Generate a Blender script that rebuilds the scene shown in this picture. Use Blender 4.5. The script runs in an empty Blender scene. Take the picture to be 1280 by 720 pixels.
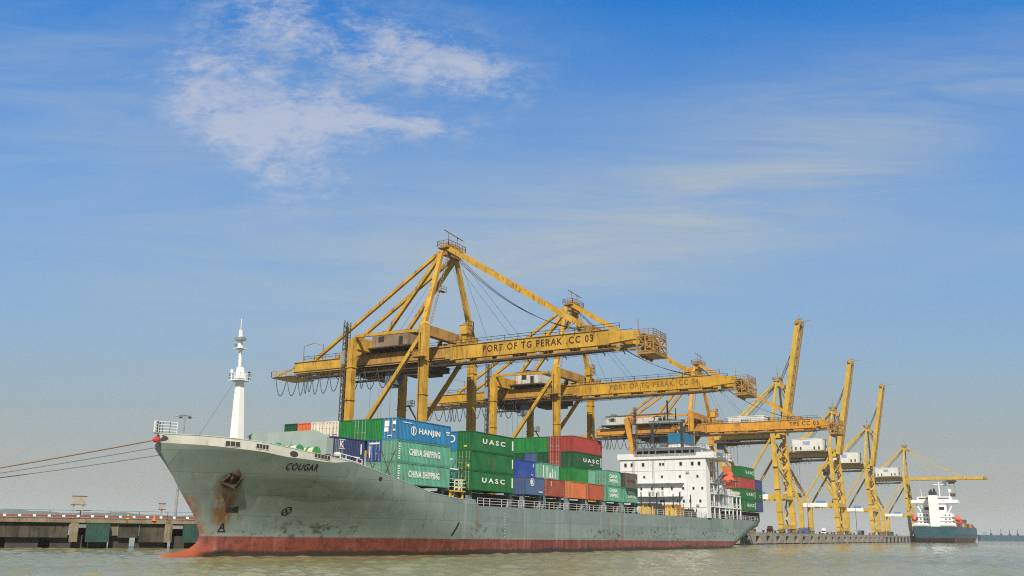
import bpy, math, random
import numpy as np
from mathutils import Vector, Matrix
random.seed(7)
R = math.radians
SC = bpy.context.scene
COL = SC.collection

# ------------------------------------------------------------------ camera
# world frame: X runs along the berth (ship's bow to stern), Y from the water towards the quay, Z up, water at 0
F_PX, PITCH, ROLL, HEAD = 1170.0, math.atan(305.6 / 1170.0), 0.0125, R(30.654)
CAM_Z = 3.1
fw = Vector((math.cos(HEAD), math.sin(HEAD), 0)); rt = Vector((math.sin(HEAD), -math.cos(HEAD), 0)); zz = Vector((0, 0, 1))
look = fw * math.cos(PITCH) + zz * math.sin(PITCH)
up = -fw * math.sin(PITCH) + zz * math.cos(PITCH)
cx = rt * math.cos(ROLL) + up * math.sin(ROLL)
cy = up * math.cos(ROLL) - rt * math.sin(ROLL)
cam = bpy.data.cameras.new('camera'); camo = bpy.data.objects.new('camera', cam); COL.objects.link(camo)
m = Matrix.Identity(4)
for i in range(3):
    m[i][0], m[i][1], m[i][2] = cx[i], cy[i], -look[i]
m[2][3] = CAM_Z
camo.matrix_world = m
cam.sensor_width = 36; cam.lens = F_PX / 1280 * 36; cam.clip_start = 0.5; cam.clip_end = 60000
SC.camera = camo

# ------------------------------------------------------------------ light and exposure
SUN_AZ = math.atan2(-0.57, -0.82); SUN_EL = R(42)
sunv = Vector((math.cos(SUN_AZ) * math.cos(SUN_EL), math.sin(SUN_AZ) * math.cos(SUN_EL), math.sin(SUN_EL)))
sl = bpy.data.lights.new('sun', 'SUN'); slo = bpy.data.objects.new('sun', sl); COL.objects.link(slo)
sl.energy = 4.6; sl.angle = R(0.6); sl.color = (1.0, 0.91, 0.78)
slo.rotation_euler = sunv.to_track_quat('Z', 'Y').to_euler(); slo.location = (0, -60, 160)
SC.view_settings.view_transform = 'Standard'; SC.view_settings.look = 'None'
SC.view_settings.gamma = 1; SC.view_settings.use_curve_mapping = False
SC.view_settings.exposure = 0.42
SC.render.engine = 'CYCLES'
SC.cycles.use_denoising = False; SC.cycles.filter_width = 1.1; SC.cycles.use_adaptive_sampling = False
SC.cycles.max_bounces = 6; SC.cycles.volume_bounces = 0

world = bpy.data.worlds.new('World'); SC.world = world; world.use_nodes = True
wt = world.node_tree; wt.nodes.clear()
def N(t, kind, **kw):
    n = t.nodes.new(kind)
    for k, v in kw.items(): setattr(n, k, v)
    return n
def math_n(t, op, a, b=None, clamp=False):
    n = N(t, 'ShaderNodeMath', operation=op, use_clamp=clamp)
    for i, q in enumerate((a, b)):
        if q is None: continue
        if isinstance(q, (int, float)): n.inputs[i].default_value = q
        else: t.links.new(q, n.inputs[i])
    return n.outputs[0]
def mapr(t, v, a, b, c=0., d=1., smooth=True):
    n = N(t, 'ShaderNodeMapRange'); n.interpolation_type = 'SMOOTHSTEP' if smooth else 'LINEAR'
    t.links.new(v, n.inputs[0])
    for i, q in enumerate((a, b, c, d)): n.inputs[i + 1].default_value = q
    return n.outputs[0]
def mix(t, f, a, b, mode='MIX'):
    n = N(t, 'ShaderNodeMix', data_type='RGBA', blend_type=mode)
    for s, q in ((n.inputs[0], f), (n.inputs[6], a), (n.inputs[7], b)):
        if isinstance(q, (int, float)): s.default_value = q
        elif isinstance(q, tuple): s.default_value = (*q, 1)
        else: t.links.new(q, s)
    return n.outputs[2]
def noise(t, vec, scale, detail=6., rough=.55, dist=0.):
    n = N(t, 'ShaderNodeTexNoise'); n.inputs['Scale'].default_value = scale; n.inputs['Detail'].default_value = detail
    n.inputs['Roughness'].default_value = rough; n.inputs['Distortion'].default_value = dist
    if vec is not None: t.links.new(vec, n.inputs['Vector'])
    return n.outputs['Fac']

sky = N(wt, 'ShaderNodeTexSky', sky_type='NISHITA'); sky.sun_disc = False
sky.sun_elevation = SUN_EL; sky.sun_rotation = math.atan2(sunv.x, sunv.y)
sky.air_density = 1.0; sky.dust_density = 1.0; sky.ozone_density = 3.0
# thin cirrus and cumulus shreds: a procedural layer of the sky itself, fixed to compass directions
tc = N(wt, 'ShaderNodeTexCoord')
def dotv(v):
    n = N(wt, 'ShaderNodeVectorMath', operation='DOT_PRODUCT'); wt.links.new(tc.outputs['Generated'], n.inputs[0]); n.inputs[1].default_value = v
    return n.outputs['Value']
dy = math_n(wt, 'MAXIMUM', dotv(fw), 0.02)
U = math_n(wt, 'DIVIDE', dotv(rt), dy); V = math_n(wt, 'DIVIDE', dotv(zz), dy)
def comb(x, y):
    c = N(wt, 'ShaderNodeCombineXYZ'); wt.links.new(x, c.inputs[0]); wt.links.new(y, c.inputs[1]); return c.outputs[0]
UV = comb(U, V)
def mapping(t, vec, rot, scale, loc=(0, 0, 0)):
    n = N(t, 'ShaderNodeMapping'); t.links.new(vec, n.inputs[0]); n.inputs['Rotation'].default_value = rot; n.inputs['Scale'].default_value = scale
    n.inputs['Location'].default_value = loc; return n.outputs[0]
def blob(u, v, ang, ru, rv):
    """soft ellipse of the cloud layer centred on direction (u, v)"""
    du = math_n(wt, 'SUBTRACT', U, u); dv = math_n(wt, 'SUBTRACT', V, v)
    c, s = math.cos(ang), math.sin(ang)
    a = math_n(wt, 'ADD', math_n(wt, 'MULTIPLY', du, c / ru), math_n(wt, 'MULTIPLY', dv, s / ru))
    b = math_n(wt, 'ADD', math_n(wt, 'MULTIPLY', du, -s / rv), math_n(wt, 'MULTIPLY', dv, c / rv))
    d = math_n(wt, 'ADD', math_n(wt, 'MULTIPLY', a, a), math_n(wt, 'MULTIPLY', b, b))
    return math_n(wt, 'POWER', 2.718, math_n(wt, 'MULTIPLY', d, -1.0))
def total(xs):
    o = xs[0]
    for x in xs[1:]: o = math_n(wt, 'ADD', o, x)
    return o
def scaled(k, x): return math_n(wt, 'MULTIPLY', x, k)
puffs = total([scaled(1.0, blob(-.235, .580, -.30, .15, .050)), scaled(.85, blob(-.065, .527, -.28, .10, .042)),
               scaled(1.0, blob(-.33, .480, -.45, .11, .058)), scaled(.9, blob(-.265, .420, -.75, .12, .06)),
               scaled(.95, blob(-.205, .462, -.1, .06, .03)), scaled(.9, blob(-.115, .455, -.12, .075, .016)), scaled(.6, blob(.07, .645, 0, .07, .025))])
n1 = noise(wt, mapping(wt, UV, (0, 0, R(25)), (5.5, 11, 1)), 1.0, 10, .62, .6)
n2 = noise(wt, mapping(wt, UV, (0, 0, R(-15)), (15, 22, 1), (3, 1, 0)), 1.0, 8, .6, .4)
n4 = noise(wt, mapping(wt, UV, (0, 0, R(-25)), (26, 60, 1), (1, 4, 0)), 1.0, 8, .65, 1.0)
n5 = noise(wt, mapping(wt, UV, (0, 0, R(-32)), (7, 26, 1), (2, 7, 0)), 1.0, 9, .62, .8)
pf = math_n(wt, 'ADD', math_n(wt, 'ADD', math_n(wt, 'MULTIPLY', n1, .50), math_n(wt, 'MULTIPLY', n2, .50)), math_n(wt, 'ADD', math_n(wt, 'MULTIPLY', n4, .35), math_n(wt, 'MULTIPLY', n5, .30)))
n6 = noise(wt, mapping(wt, UV, (0, 0, R(-38)), (48, 90, 1), (5, 2, 0)), 1.0, 6, .7, 1.2)
pf = math_n(wt, 'ADD', pf, math_n(wt, 'MULTIPLY', math_n(wt, 'SUBTRACT', n6, .5), .30))
pm = math_n(wt, 'ADD', math_n(wt, 'MULTIPLY', puffs, .20), pf)
cl1 = math_n(wt, 'MULTIPLY', mapr(wt, pm, .84, 1.16, 0, 1, True), mapr(wt, puffs, .0, .9))
veil = total([scaled(1.0, blob(.24, .375, .42, .42, .085)), scaled(.6, blob(.10, .30, .1, .5, .07)), scaled(.45, blob(.50, .47, .35, .30, .05)),
              scaled(.40, blob(.55, .31, .25, .22, .016)), scaled(.8, blob(-.42, .40, -.2, .34, .16)), scaled(.5, blob(.05, .36, .35, .5, .12)), scaled(.35, blob(-.55, .56, 0, .2, .08))])
n3 = noise(wt, mapping(wt, UV, (0, 0, R(-24)), (2.2, 17, 1)), 1.0, 10, .66, .7)
wide = total([blob(-.27, .46, -.35, .26, .13), scaled(.8, blob(-.12, .55, -.3, .24, .10))])
soft = math_n(wt, 'MULTIPLY', mapr(wt, pf, .50, 1.15), math_n(wt, 'MULTIPLY', wide, .55))
cl2 = math_n(wt, 'MAXIMUM', math_n(wt, 'MULTIPLY', veil, mapr(wt, n3, .12, .92)), soft)
blue = mix(wt, 1.0, sky.outputs[0], (.11, .90, 1.52), 'MULTIPLY')
hv = mix(wt, mapr(wt, V, .62, .09, 0, .96, False), blue, (2.55, 3.12, 3.20))      # thin grey haze veil thickening towards the horizon
hv = mix(wt, mapr(wt, V, .22, -.01, 0, .9), hv, (3.15, 3.18, 2.88))
c1 = mix(wt, math_n(wt, 'MULTIPLY', cl2, .70, True), hv, (3.35, 3.85, 4.15))
c2 = mix(wt, math_n(wt, 'MULTIPLY', cl1, .66, True), c1, (4.3, 4.45, 5.15))
c2 = mix(wt, mapr(wt, V, .72, 1.5, 0, .85), c2, (2.35, 2.25, 2.0))        # veil added overhead, out of view, to warm the ambient light
bg = N(wt, 'ShaderNodeBackground'); bg.inputs['Strength'].default_value = 0.098
wt.links.new(c2, bg.inputs['Color'])
wo = N(wt, 'ShaderNodeOutputWorld'); wt.links.new(bg.outputs[0], wo.inputs['Surface'])

# ------------------------------------------------------------------ materials
MATS = {}
def new_mat(name):
    mt = bpy.data.materials.new(name); mt.use_nodes = True; t = mt.node_tree
    b = t.nodes['Principled BSDF']; return mt, t, b
def coords(t): return N(t, 'ShaderNodeTexCoord').outputs['Object']
def paint(name, col, rough=.5, var=.25, rust=.0, rustcol=(.13, .045, .015), scale=.6, metal=0., streak=True, spec=.22):
    """worn paint: tone varies in patches, rust and grime run down in streaks"""
    if name in MATS: return MATS[name]
    mt, t, b = new_mat(name)
    oi = N(t, 'ShaderNodeObjectInfo').outputs['Random']
    co = coords(t)
    ad = N(t, 'ShaderNodeVectorMath', operation='ADD'); t.links.new(co, ad.inputs[0])
    sc = N(t, 'ShaderNodeVectorMath', operation='SCALE'); sc.inputs[0].default_value = (37, 53, 11); t.links.new(oi, sc.inputs['Scale'])
    t.links.new(sc.outputs[0], ad.inputs[1]); v = ad.outputs[0]
    a = noise(t, v, scale, 7, .6)
    f = mapr(t, a, .25, .75, 1 - var, 1 + var)
    hv = N(t, 'ShaderNodeHueSaturation'); hv.inputs['Color'].default_value = (*col, 1); t.links.new(f, hv.inputs['Value'])
    hv.inputs['Saturation'].default_value = .96
    out = hv.outputs[0]
    fd = noise(t, mapping(t, v, (0, 0, 0), (.9, .9, .22)), 1.1, 8, .66)        # chalky fading and run-down grime
    out = mix(t, mapr(t, fd, .55, .78, 0, .5 * min(1, var * 3)), out, tuple(min(1, c * 1.3 + .010) for c in col))
    out = mix(t, mapr(t, fd, .46, .26, 0, .75 * min(1, var * 3)), out, tuple(c * .42 for c in col))
    if rust > 0:
        s = noise(t, mapping(t, v, (0, 0, 0), (1.6, 1.6, .14 if streak else 1.2)), 1.4, 8, .68)
        g = noise(t, v, .35, 4, .6)
        k = mapr(t, math_n(t, 'ADD', math_n(t, 'MULTIPLY', s, .7), math_n(t, 'MULTIPLY', g, .3)), .60 - .16 * rust, .70 - .10 * rust, 0, .9)
        out = mix(t, k, out, rustcol)
        sp = noise(t, v, 3.2, 6, .75)
        out = mix(t, mapr(t, sp, .64 - .06 * rust, .70 - .06 * rust, 0, .8), out, tuple(c * .8 for c in rustcol))
    t.links.new(out, b.inputs['Base Color'])
    b.inputs['Roughness'].default_value = rough; b.inputs['Metallic'].default_value = metal
    b.inputs['Specular IOR Level'].default_value = spec
    MATS[name] = mt; return mt
def flat(name, col, rough=.6, metal=0.):
    return paint(name, col, rough, .12, 0, scale=1.2, metal=metal)

# ------------------------------------------------------------------ mesh builder
OFF = {}
class MB:
    def __init__(s): s.v = []; s.f = []; s.m = []
    def add(s, vs, fs, m=0):
        o = len(s.v); s.v += [tuple(x) for x in vs]
        for f in fs: s.f.append(tuple(i + o for i in f)); s.m.append(m)
        return s
    def box(s, x0, x1, y0, y1, z0, z1, m=0):
        x0, x1 = min(x0, x1), max(x0, x1); y0, y1 = min(y0, y1), max(y0, y1); z0, z1 = min(z0, z1), max(z0, z1)
        return s.add([(x0, y0, z0), (x1, y0, z0), (x1, y1, z0), (x0, y1, z0), (x0, y0, z1), (x1, y0, z1), (x1, y1, z1), (x0, y1, z1)],
                     [(0, 3, 2, 1), (4, 5, 6, 7), (0, 1, 5, 4), (1, 2, 6, 5), (2, 3, 7, 6), (3, 0, 4, 7)], m)
    def beam(s, p, q, w, h=None, m=0, w2=None, h2=None):
        """square bar from p to q, w across (horizontal), h in the other direction; may taper to w2, h2"""
        h = w if h is None else h; w2 = w if w2 is None else w2; h2 = h if h2 is None else h2
        p, q = Vector(p), Vector(q); d = (q - p).normalized()
        a = d.cross(Vector((0, 0, 1)))
        if a.length < .05: a = Vector((1, 0, 0))
        a.normalize(); b = a.cross(d).normalized()
        vs = []
        for c, ww, hh in ((p, w, h), (q, w2, h2)):
            for i, j in ((-1, -1), (1, -1), (1, 1), (-1, 1)): vs.append(c + a * (i * ww / 2) + b * (j * hh / 2))
        return s.add(vs, [(0, 1, 2, 3), (7, 6, 5, 4), (0, 4, 5, 1), (1, 5, 6, 2), (2, 6, 7, 3), (3, 7, 4, 0)], m)
    def tube(s, pts, r, n=6, m=0, r2=None):
        pts = [Vector(p) for p in pts]; vs = []; fs = []
        for k, p in enumerate(pts):
            d = (pts[min(k + 1, len(pts) - 1)] - pts[max(k - 1, 0)]).normalized()
            a = d.cross(Vector((0, 0, 1)))
            if a.length < .05: a = d.cross(Vector((1, 0, 0)))
            a.normalize(); b = d.cross(a)
            rr = r if r2 is None else r + (r2 - r) * k / max(1, len(pts) - 1)
            for i in range(n): an = 2 * math.pi * i / n; vs.append(p + a * (rr * math.cos(an)) + b * (rr * math.sin(an)))
        for k in range(len(pts) - 1):
            for i in range(n): fs.append((k * n + i, k * n + (i + 1) % n, (k + 1) * n + (i + 1) % n, (k + 1) * n + i))
        fs.append(tuple(range(n))[::-1]); fs.append(tuple((len(pts) - 1) * n + i for i in range(n)))
        return s.add(vs, fs, m)
    def rail(s, pts, h=1.05, step=2.2, r=.035, bars=2, m=0):
        """a handrail along a poly-line"""
        for p, q in zip(pts, pts[1:]):
            p, q = Vector(p), Vector(q); L = (q - p).length; n = max(1, round(L / step))
            for k in range(n + 1):
                c = p.lerp(q, k / n); s.beam(c, c + Vector((0, 0, h)), r * 2, m=m)
            for j in range(1, bars + 1):
                z = Vector((0, 0, h * j / bars)); s.beam(p + z, q + z, r * 2, m=m)
        return s
    def lathe(s, c, prof, n=16, axis=2, m=0):
        vs = []; fs = []
        for r, h in prof:
            for i in range(n):
                an = 2 * math.pi * i / n; p = [r * math.cos(an), r * math.sin(an), h]
                if axis == 0: p = [h, p[0], p[1]]
                elif axis == 1: p = [p[0], h, p[1]]
                vs.append((c[0] + p[0], c[1] + p[1], c[2] + p[2]))
        for k in range(len(prof) - 1):
            for i in range(n): fs.append((k * n + i, k * n + (i + 1) % n, (k + 1) * n + (i + 1) % n, (k + 1) * n + i))
        fs.append(tuple(range(n))[::-1]); fs.append(tuple((len(prof) - 1) * n + i for i in range(n)))
        return s.add(vs, fs, m)
    def mesh(s, name, mats, smooth=False, off=(0, 0, 0)):
        me = bpy.data.meshes.new(name)
        me.from_pydata([(x - off[0], y - off[1], z - off[2]) for x, y, z in s.v], [], s.f)
        for q in (mats if isinstance(mats, (list, tuple)) else [mats]): me.materials.append(q)
        me.polygons.foreach_set('material_index', s.m)
        if smooth: me.polygons.foreach_set('use_smooth', [True] * len(s.f))
        me.update(); return me
    def part(s, name, mats, parent, smooth=False):
        """link as one mesh object under a thing (or a part of it); coordinates are world ones"""
        off = OFF[parent.name]
        o = bpy.data.objects.new(name, s.mesh(name, mats, smooth, off)); COL.objects.link(o); o.parent = parent; OFF[o.name] = off
        return o
    def solo(s, name, mats, loc, smooth=False):
        o = bpy.data.objects.new(name, s.mesh(name, mats, smooth, loc)); COL.objects.link(o); o.location = loc; OFF[o.name] = tuple(loc); return o
def tag(o, label=None, cat=None, group=None, kind=None):
    if label: o['label'] = label
    if cat: o['category'] = cat
    if group: o['group'] = group
    if kind: o['kind'] = kind
    return o
def thing(name, loc, label, cat, group=None):
    o = bpy.data.objects.new(name, None); COL.objects.link(o); o.location = loc; o.empty_display_size = .5
    OFF[o.name] = tuple(loc); return tag(o, label, cat, group)
def copy_tree(o, parent=None):
    c = o.copy(); COL.objects.link(c)
    if parent is not None: c.parent = parent
    OFF[c.name] = OFF.get(o.name, (0, 0, 0))
    for ch in list(o.children): copy_tree(ch, c)
    return c

# flat lettering as a list of 2-D triangles
_TX = {}
def glyphs(body, bold=.012, italic=0., spacing=1.0):
    k = (body, bold, italic, spacing)
    if k in _TX: return _TX[k]
    cu = bpy.data.curves.new('lettering', 'FONT'); cu.body = body; cu.offset = bold; cu.shear = italic; cu.space_character = spacing
    cu.resolution_u = 3
    ob = bpy.data.objects.new('lettering', cu); COL.objects.link(ob)
    dg = bpy.context.evaluated_depsgraph_get(); ev = ob.evaluated_get(dg); me = ev.to_mesh()
    vs = [(v.co.x, v.co.y) for v in me.vertices]; fs = [tuple(p.vertices) for p in me.polygons]
    ev.to_mesh_clear(); bpy.data.objects.remove(ob); bpy.data.curves.remove(cu)
    x0 = min(v[0] for v in vs); x1 = max(v[0] for v in vs); y0 = min(v[1] for v in vs); y1 = max(v[1] for v in vs)
    r = ([((x - x0) / (x1 - x0), (y - y0) / (y1 - y0)) for x, y in vs], fs); _TX[k] = r; return r
def letter(mb, body, origin, xdir, zdir, width, height, m=0, **kw):
    vs, fs = glyphs(body, **kw); o, x, z = Vector(origin), Vector(xdir), Vector(zdir)
    mb.add([o + x * (a * width) + z * (b * height) for a, b in vs], fs, m)
    mb.add([o + x * (a * width) + z * (b * height) for a, b in vs], [f[::-1] for f in fs], m) if False else None
    return mb

# ------------------------------------------------------------------ setting: water, hills, haze
def water_material():
    mt, t, b = new_mat('harbour_water')
    g = N(t, 'ShaderNodeNewGeometry').outputs['Position']
    lg = noise(t, mapping(t, g, (0, 0, R(20)), (.012, .03, 1)), 1.0, 4, .6)
    patch = noise(t, mapping(t, g, (0, 0, R(35)), (.035, .12, 1)), 1.0, 5, .6, .6)
    col = mix(t, mapr(t, lg, .3, .7), (.148, .150, .066), (.215, .212, .105))
    col = mix(t, mapr(t, patch, .45, .7, 0, .6), col, (.225, .225, .135))
    t.links.new(col, b.inputs['Base Color'])
    b.inputs['Roughness'].default_value = .06; b.inputs['IOR'].default_value = 1.33
    w2 = noise(t, mapping(t, g, (0, 0, R(5)), (1.6, 2.6, 1)), 1.0, 4, .6, .3)
    h = math_n(t, 'MULTIPLY', w2, .25)
    bp = N(t, 'ShaderNodeBump'); bp.inputs['Strength'].default_value = 1.0; bp.inputs['Distance'].default_value = .35
    t.links.new(h, bp.inputs['Height']); t.links.new(bp.outputs[0], b.inputs['Normal'])
    return mt
W0 = 7000
def water_mesh():
    """one sheet: the open roads are flat, the harbour in view carries real chop"""
    Ys = [22.0]
    while Ys[-1] < 900: Ys.append(Ys[-1] + max(.30, min(Ys[-1] * .0036, 2.5)))
    Ys = np.array(Ys); us = np.linspace(-.75, .75, 640)
    Yg, Ug = np.meshgrid(Ys, us, indexing='ij'); Xg = Ug * Yg
    Px = fw.x * Yg + rt.x * Xg; Py = fw.y * Yg + rt.y * Xg
    rg = np.random.RandomState(5); H = np.zeros_like(Px)
    for k in range(46):
        lam = .9 * (4.2 / .9) ** rg.rand(); an = R(205) + rg.normal(0, .75); kk = 2 * math.pi / lam
        amp = .0125 * lam ** .72 * (.6 + .8 * rg.rand())
        cell = np.maximum(Yg * .0036, .30); fade = np.clip((lam / cell - 1.8) / 2.0, 0, 1)
        H += fade * amp * np.sin(kk * (Px * math.cos(an) + Py * math.sin(an)) + rg.rand() * 6.28)
    H *= .046 / H[Yg < 200].std(); H = H + .5 * np.maximum(H, 0) ** 2 / .08
    gust = np.sin(Px * .021 + Py * .013 + 1) * np.sin(Px * -.017 + Py * .034) * .35 + .85
    H *= gust * np.clip((900 - Yg) / 250, 0, 1)
    nY, nU = Px.shape; n = nY * nU
    co = np.stack([Px, Py, H], -1).reshape(-1, 3)
    idx = np.arange(n).reshape(nY, nU)
    q = np.stack([idx[:-1, :-1], idx[:-1, 1:], idx[1:, 1:], idx[1:, :-1]], -1).reshape(-1, 4)
    co = np.concatenate([co, [(-W0, -W0, -.3), (W0, -W0, -.3), (W0, W0, -.3), (-W0, W0, -.3)]]); q = np.concatenate([q, [(n, n + 1, n + 2, n + 3)]])
    me = bpy.data.meshes.new('water'); me.vertices.add(len(co)); me.vertices.foreach_set('co', co.ravel())
    me.loops.add(q.size); me.loops.foreach_set('vertex_index', q.ravel().astype(np.int32)); me.polygons.add(len(q)); me.polygons.foreach_set('loop_start', np.arange(0, q.size, 4, dtype=np.int32))
    me.update(calc_edges=True); me.polygons.foreach_set('use_smooth', [True] * len(q)); me.materials.append(water_material()); return me
wat = bpy.data.objects.new('water', water_mesh()); COL.objects.link(wat); tag(wat, kind='structure')
hill_m = paint('hill_scrub', (.05, .075, .04), .9, .3, 0, scale=.01)
mb = MB(); n = 90; vs = []
for i in range(n + 1):
    u = -.75 + (.50) * i / n
    Y = 2700; hgt = 62 * (1 - .36 * i / n) + 2.5 * math.sin(i * .33) + 1.2 * math.sin(i * .91 + 1) + .6 * math.sin(i * 2.3)
    hgt *= min(1, (n - i) / 14)
    for k, (dd, zf) in enumerate(((0, 0), (150, .55), (330, 1), (600, .7), (900, 0))):
        p = fw * (Y + dd) + rt * (u * (Y + dd)); vs.append((p.x, p.y, -1.0 + zf * (hgt + 1)))
fs = [(i * 5 + k, (i + 1) * 5 + k, (i + 1) * 5 + k + 1, i * 5 + k + 1) for i in range(n) for k in range(4)]
mb.add(vs, fs); tag(mb.solo('hills', hill_m, (0, 0, 0), True), kind='structure')
hz = MB(); hz.box(-W0 - 60, W0 + 60, -W0 - 60, W0 + 60, -2, 104)
hm = bpy.data.materials.new('haze_air'); hm.use_nodes = True; t = hm.node_tree; t.nodes.clear()
pv = N(t, 'ShaderNodeVolumePrincipled'); pv.inputs['Color'].default_value = (.92, .97, 1.0, 1); pv.inputs['Density'].default_value = .00013; pv.inputs['Anisotropy'].default_value = 0.0
ou = N(t, 'ShaderNodeOutputMaterial'); t.links.new(pv.outputs[0], ou.inputs['Volume'])
tag(hz.solo('haze', hm, (0, 0, 0)), kind='stuff')

# ------------------------------------------------------------------ the wharf
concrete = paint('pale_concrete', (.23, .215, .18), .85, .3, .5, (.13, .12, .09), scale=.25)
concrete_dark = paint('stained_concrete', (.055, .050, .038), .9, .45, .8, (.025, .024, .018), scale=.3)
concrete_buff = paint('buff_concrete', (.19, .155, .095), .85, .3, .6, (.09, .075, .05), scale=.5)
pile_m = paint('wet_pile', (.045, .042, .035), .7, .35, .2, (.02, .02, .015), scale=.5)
rubber = flat('black_rubber', (.018, .018, .018), .8)
teal_fender = paint('green_fender_paint', (.016, .055, .042), .6, .4, .75, (.035, .045, .035), scale=.5)
QZ = 4.0; QY = 101.0
wharf = thing('container_wharf', (500, 125, 0), 'long concrete container wharf on piers running behind both ships under the cranes', 'wharf')
MB().box(128, 960, QY, 152, 3.0, QZ).part('deck', concrete, wharf)
s = 132.0; k = 0
while s < 955:
    MB().box(s, s + 7.2, QY - .35, QY + 1.6, .35, 2.997).part('face_panel', concrete, wharf)
    mb = MB(); mb.box(s + 7.2, s + 13.4, QY + 2.6, QY + 3.4, -1, 2.99); mb.part('pier', pile_m, wharf)
    mb = MB(); mb.box(s + 2.2, s + 4.6, QY - .75, QY - .36, .2, 3.2); mb.part('fender', rubber, wharf) if s < 330 or s > 600 else None
    s += 13.6; k += 1
mb = MB(); mb.box(128, 960, QY + .05, QY + .45, QZ + .002, QZ + .22); mb.part('edge_kerb', concrete_buff, wharf)

# the approach jetty behind the bow, seen face-on at the left
JP, JD = Vector((84.0, 136.6, 0)), Vector((22.6, -15.2, 0)).normalized(); JN = Vector((-JD.y, JD.x, 0))
if JN.dot(fw) < 0: JN = -JN
def J(a, b, z): return JP + JD * a + JN * b + Vector((0, 0, z))
def jbox(mb, a0, a1, b0, b1, z0, z1, m=0):
    vs = [J(a, b, z) for z in (z0, z1) for a, b in ((a0, b0), (a1, b0), (a1, b1), (a0, b1))]
    return mb.add(vs, [(0, 3, 2, 1), (4, 5, 6, 7), (0, 1, 5, 4), (1, 2, 6, 5), (2, 3, 7, 6), (3, 0, 4, 7)], m)
jetty = thing('approach_jetty', tuple(J(0, 0, 0)), 'weathered concrete jetty with green fender panels left of the bow', 'jetty')
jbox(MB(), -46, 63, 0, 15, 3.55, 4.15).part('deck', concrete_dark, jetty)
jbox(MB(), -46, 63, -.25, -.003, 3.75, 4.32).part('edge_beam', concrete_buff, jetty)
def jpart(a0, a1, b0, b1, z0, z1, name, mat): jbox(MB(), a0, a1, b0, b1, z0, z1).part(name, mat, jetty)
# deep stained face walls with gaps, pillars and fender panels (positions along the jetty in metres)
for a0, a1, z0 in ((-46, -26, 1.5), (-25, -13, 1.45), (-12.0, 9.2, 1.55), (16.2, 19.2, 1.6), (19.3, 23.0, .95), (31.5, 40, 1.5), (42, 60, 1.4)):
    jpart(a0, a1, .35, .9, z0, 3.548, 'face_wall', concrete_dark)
jpart(14.9, 16.1, .30, .8, 1.9, 3.546, 'face_wall', concrete_buff)
for a0 in (-26, 9.4, 22.9, 41): jpart(a0, a0 + 1.15, -.30, .33, .95, 3.70, 'pillar', concrete_buff)
for a0 in (-18, 11.6, 25.6, 45): jpart(a0, a0 + 3.3, -.95, -.26, .95, 3.66, 'fender_panel', teal_fender)
rr = random.Random(3)
a = -44.0
while a < 60:
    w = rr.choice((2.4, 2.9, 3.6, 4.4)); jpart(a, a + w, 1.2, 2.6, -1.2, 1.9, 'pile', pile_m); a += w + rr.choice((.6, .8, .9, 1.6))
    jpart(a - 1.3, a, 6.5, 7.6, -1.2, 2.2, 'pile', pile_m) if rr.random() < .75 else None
for a0, a1 in ((-46, -31), (-29.6, -14), (-11.8, -3), (-1.4, 3.5), (5.0, 9), (10.8, 15), (25.0, 30), (34, 60)): jpart(a0, a1, 9.0, 9.4, -1.2, 3.0, 'dark_backing', pile_m)  # dark backing added to close the bright gaps under the deck
# red and white edge barrier
red_w = paint('barrier_red', (.26, .045, .035), .6, .25, .3); white_p = paint('white_paint', (.78, .78, .74), .45, .06, .12, (.35, .30, .24))
bar = thing('edge_barrier', tuple(J(0, .1, 4.15)), 'low red and white striped barrier along the jetty edge', 'barrier')
mb = MB(); a = -45.0; k = 0
while a < 62:
    w_ = (1.6, .38)[k % 2]; jbox(mb, a, a + w_, .02, .14, 4.58, 4.86, k % 2); a += w_ + .001; k += 1
mb.part('striped_board', [red_w, white_p], bar)
mb = MB()
for i in range(-22, 31): jbox(mb, i * 2., i * 2. + .1, .145, .24, 4.152, 4.88)
mb.part('post', red_w, bar)
jbox(MB(), -45, 62, .3, .45, 4.152, 4.40).part('kerb_strip', red_w, bar)
teal = flat('teal_paint', (.10, .24, .24), .5)
pr = thing('pipe_railing', tuple(J(0, 3, 4.15)), 'thin pale teal pipe railing on the jetty behind the striped barrier', 'railing')
mb = MB(); mb.rail([J(-45, 3.2, 4.15), J(62, 3.2, 4.15)], 1.45, 4.2, .05, 2); mb.part('rails', teal, pr)
steel = paint('galvanised_steel', (.32, .33, .33), .45, .2, .2, scale=1., metal=.3)
sign_m = paint('grey_signboard', (.30, .27, .23), .6, .2, .2, scale=1.5)
dark = flat('dark_metal', (.03, .03, .03), .6)
def sign(name, a, b, w, z0, z1, legs, label):
    tg = thing(name, tuple(J(a, b, 4.15)), label, 'sign', 'signboards on the jetty')
    jbox(MB(), a - w / 2, a + w / 2, b - .06, b + .06, z0, z1).part('board', sign_m, tg)
    mb = MB()
    jbox(mb, a - w / 2 - .1, a + w / 2 + .1, b - .09, b + .09, z1 + .001, z1 + .1); jbox(mb, a - w / 2 - .1, a + w / 2 + .1, b - .09, b + .09, z0 - .1, z0 - .001)
    mb.part('frame', dark, tg)
    for l in legs: jbox(MB(), a + l - .09, a + l + .09, b + .07, b + .22, 4.15, z0 + .4).part('post', steel, tg)
sign('signboard', 10.2, 1.2, 2.0, 6.45, 7.65, (-.65, .65), 'large grey signboard on two posts above the jetty')
sign('signboard', 22.3, 1.2, .95, 6.0, 6.8, (0,), 'small grey signboard on one post, nearer the bow')
lp = thing('floodlight_mast', (112.8, 133.3, 4.0), 'tall thin mast with a ring of floodlights behind the bow', 'light mast')
MB().tube([(112.8, 133.3, 4.0), (112.8, 133.3, 22.4)], .24, 8, r2=.12).part('pole', steel, lp)
mb = MB()
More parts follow.
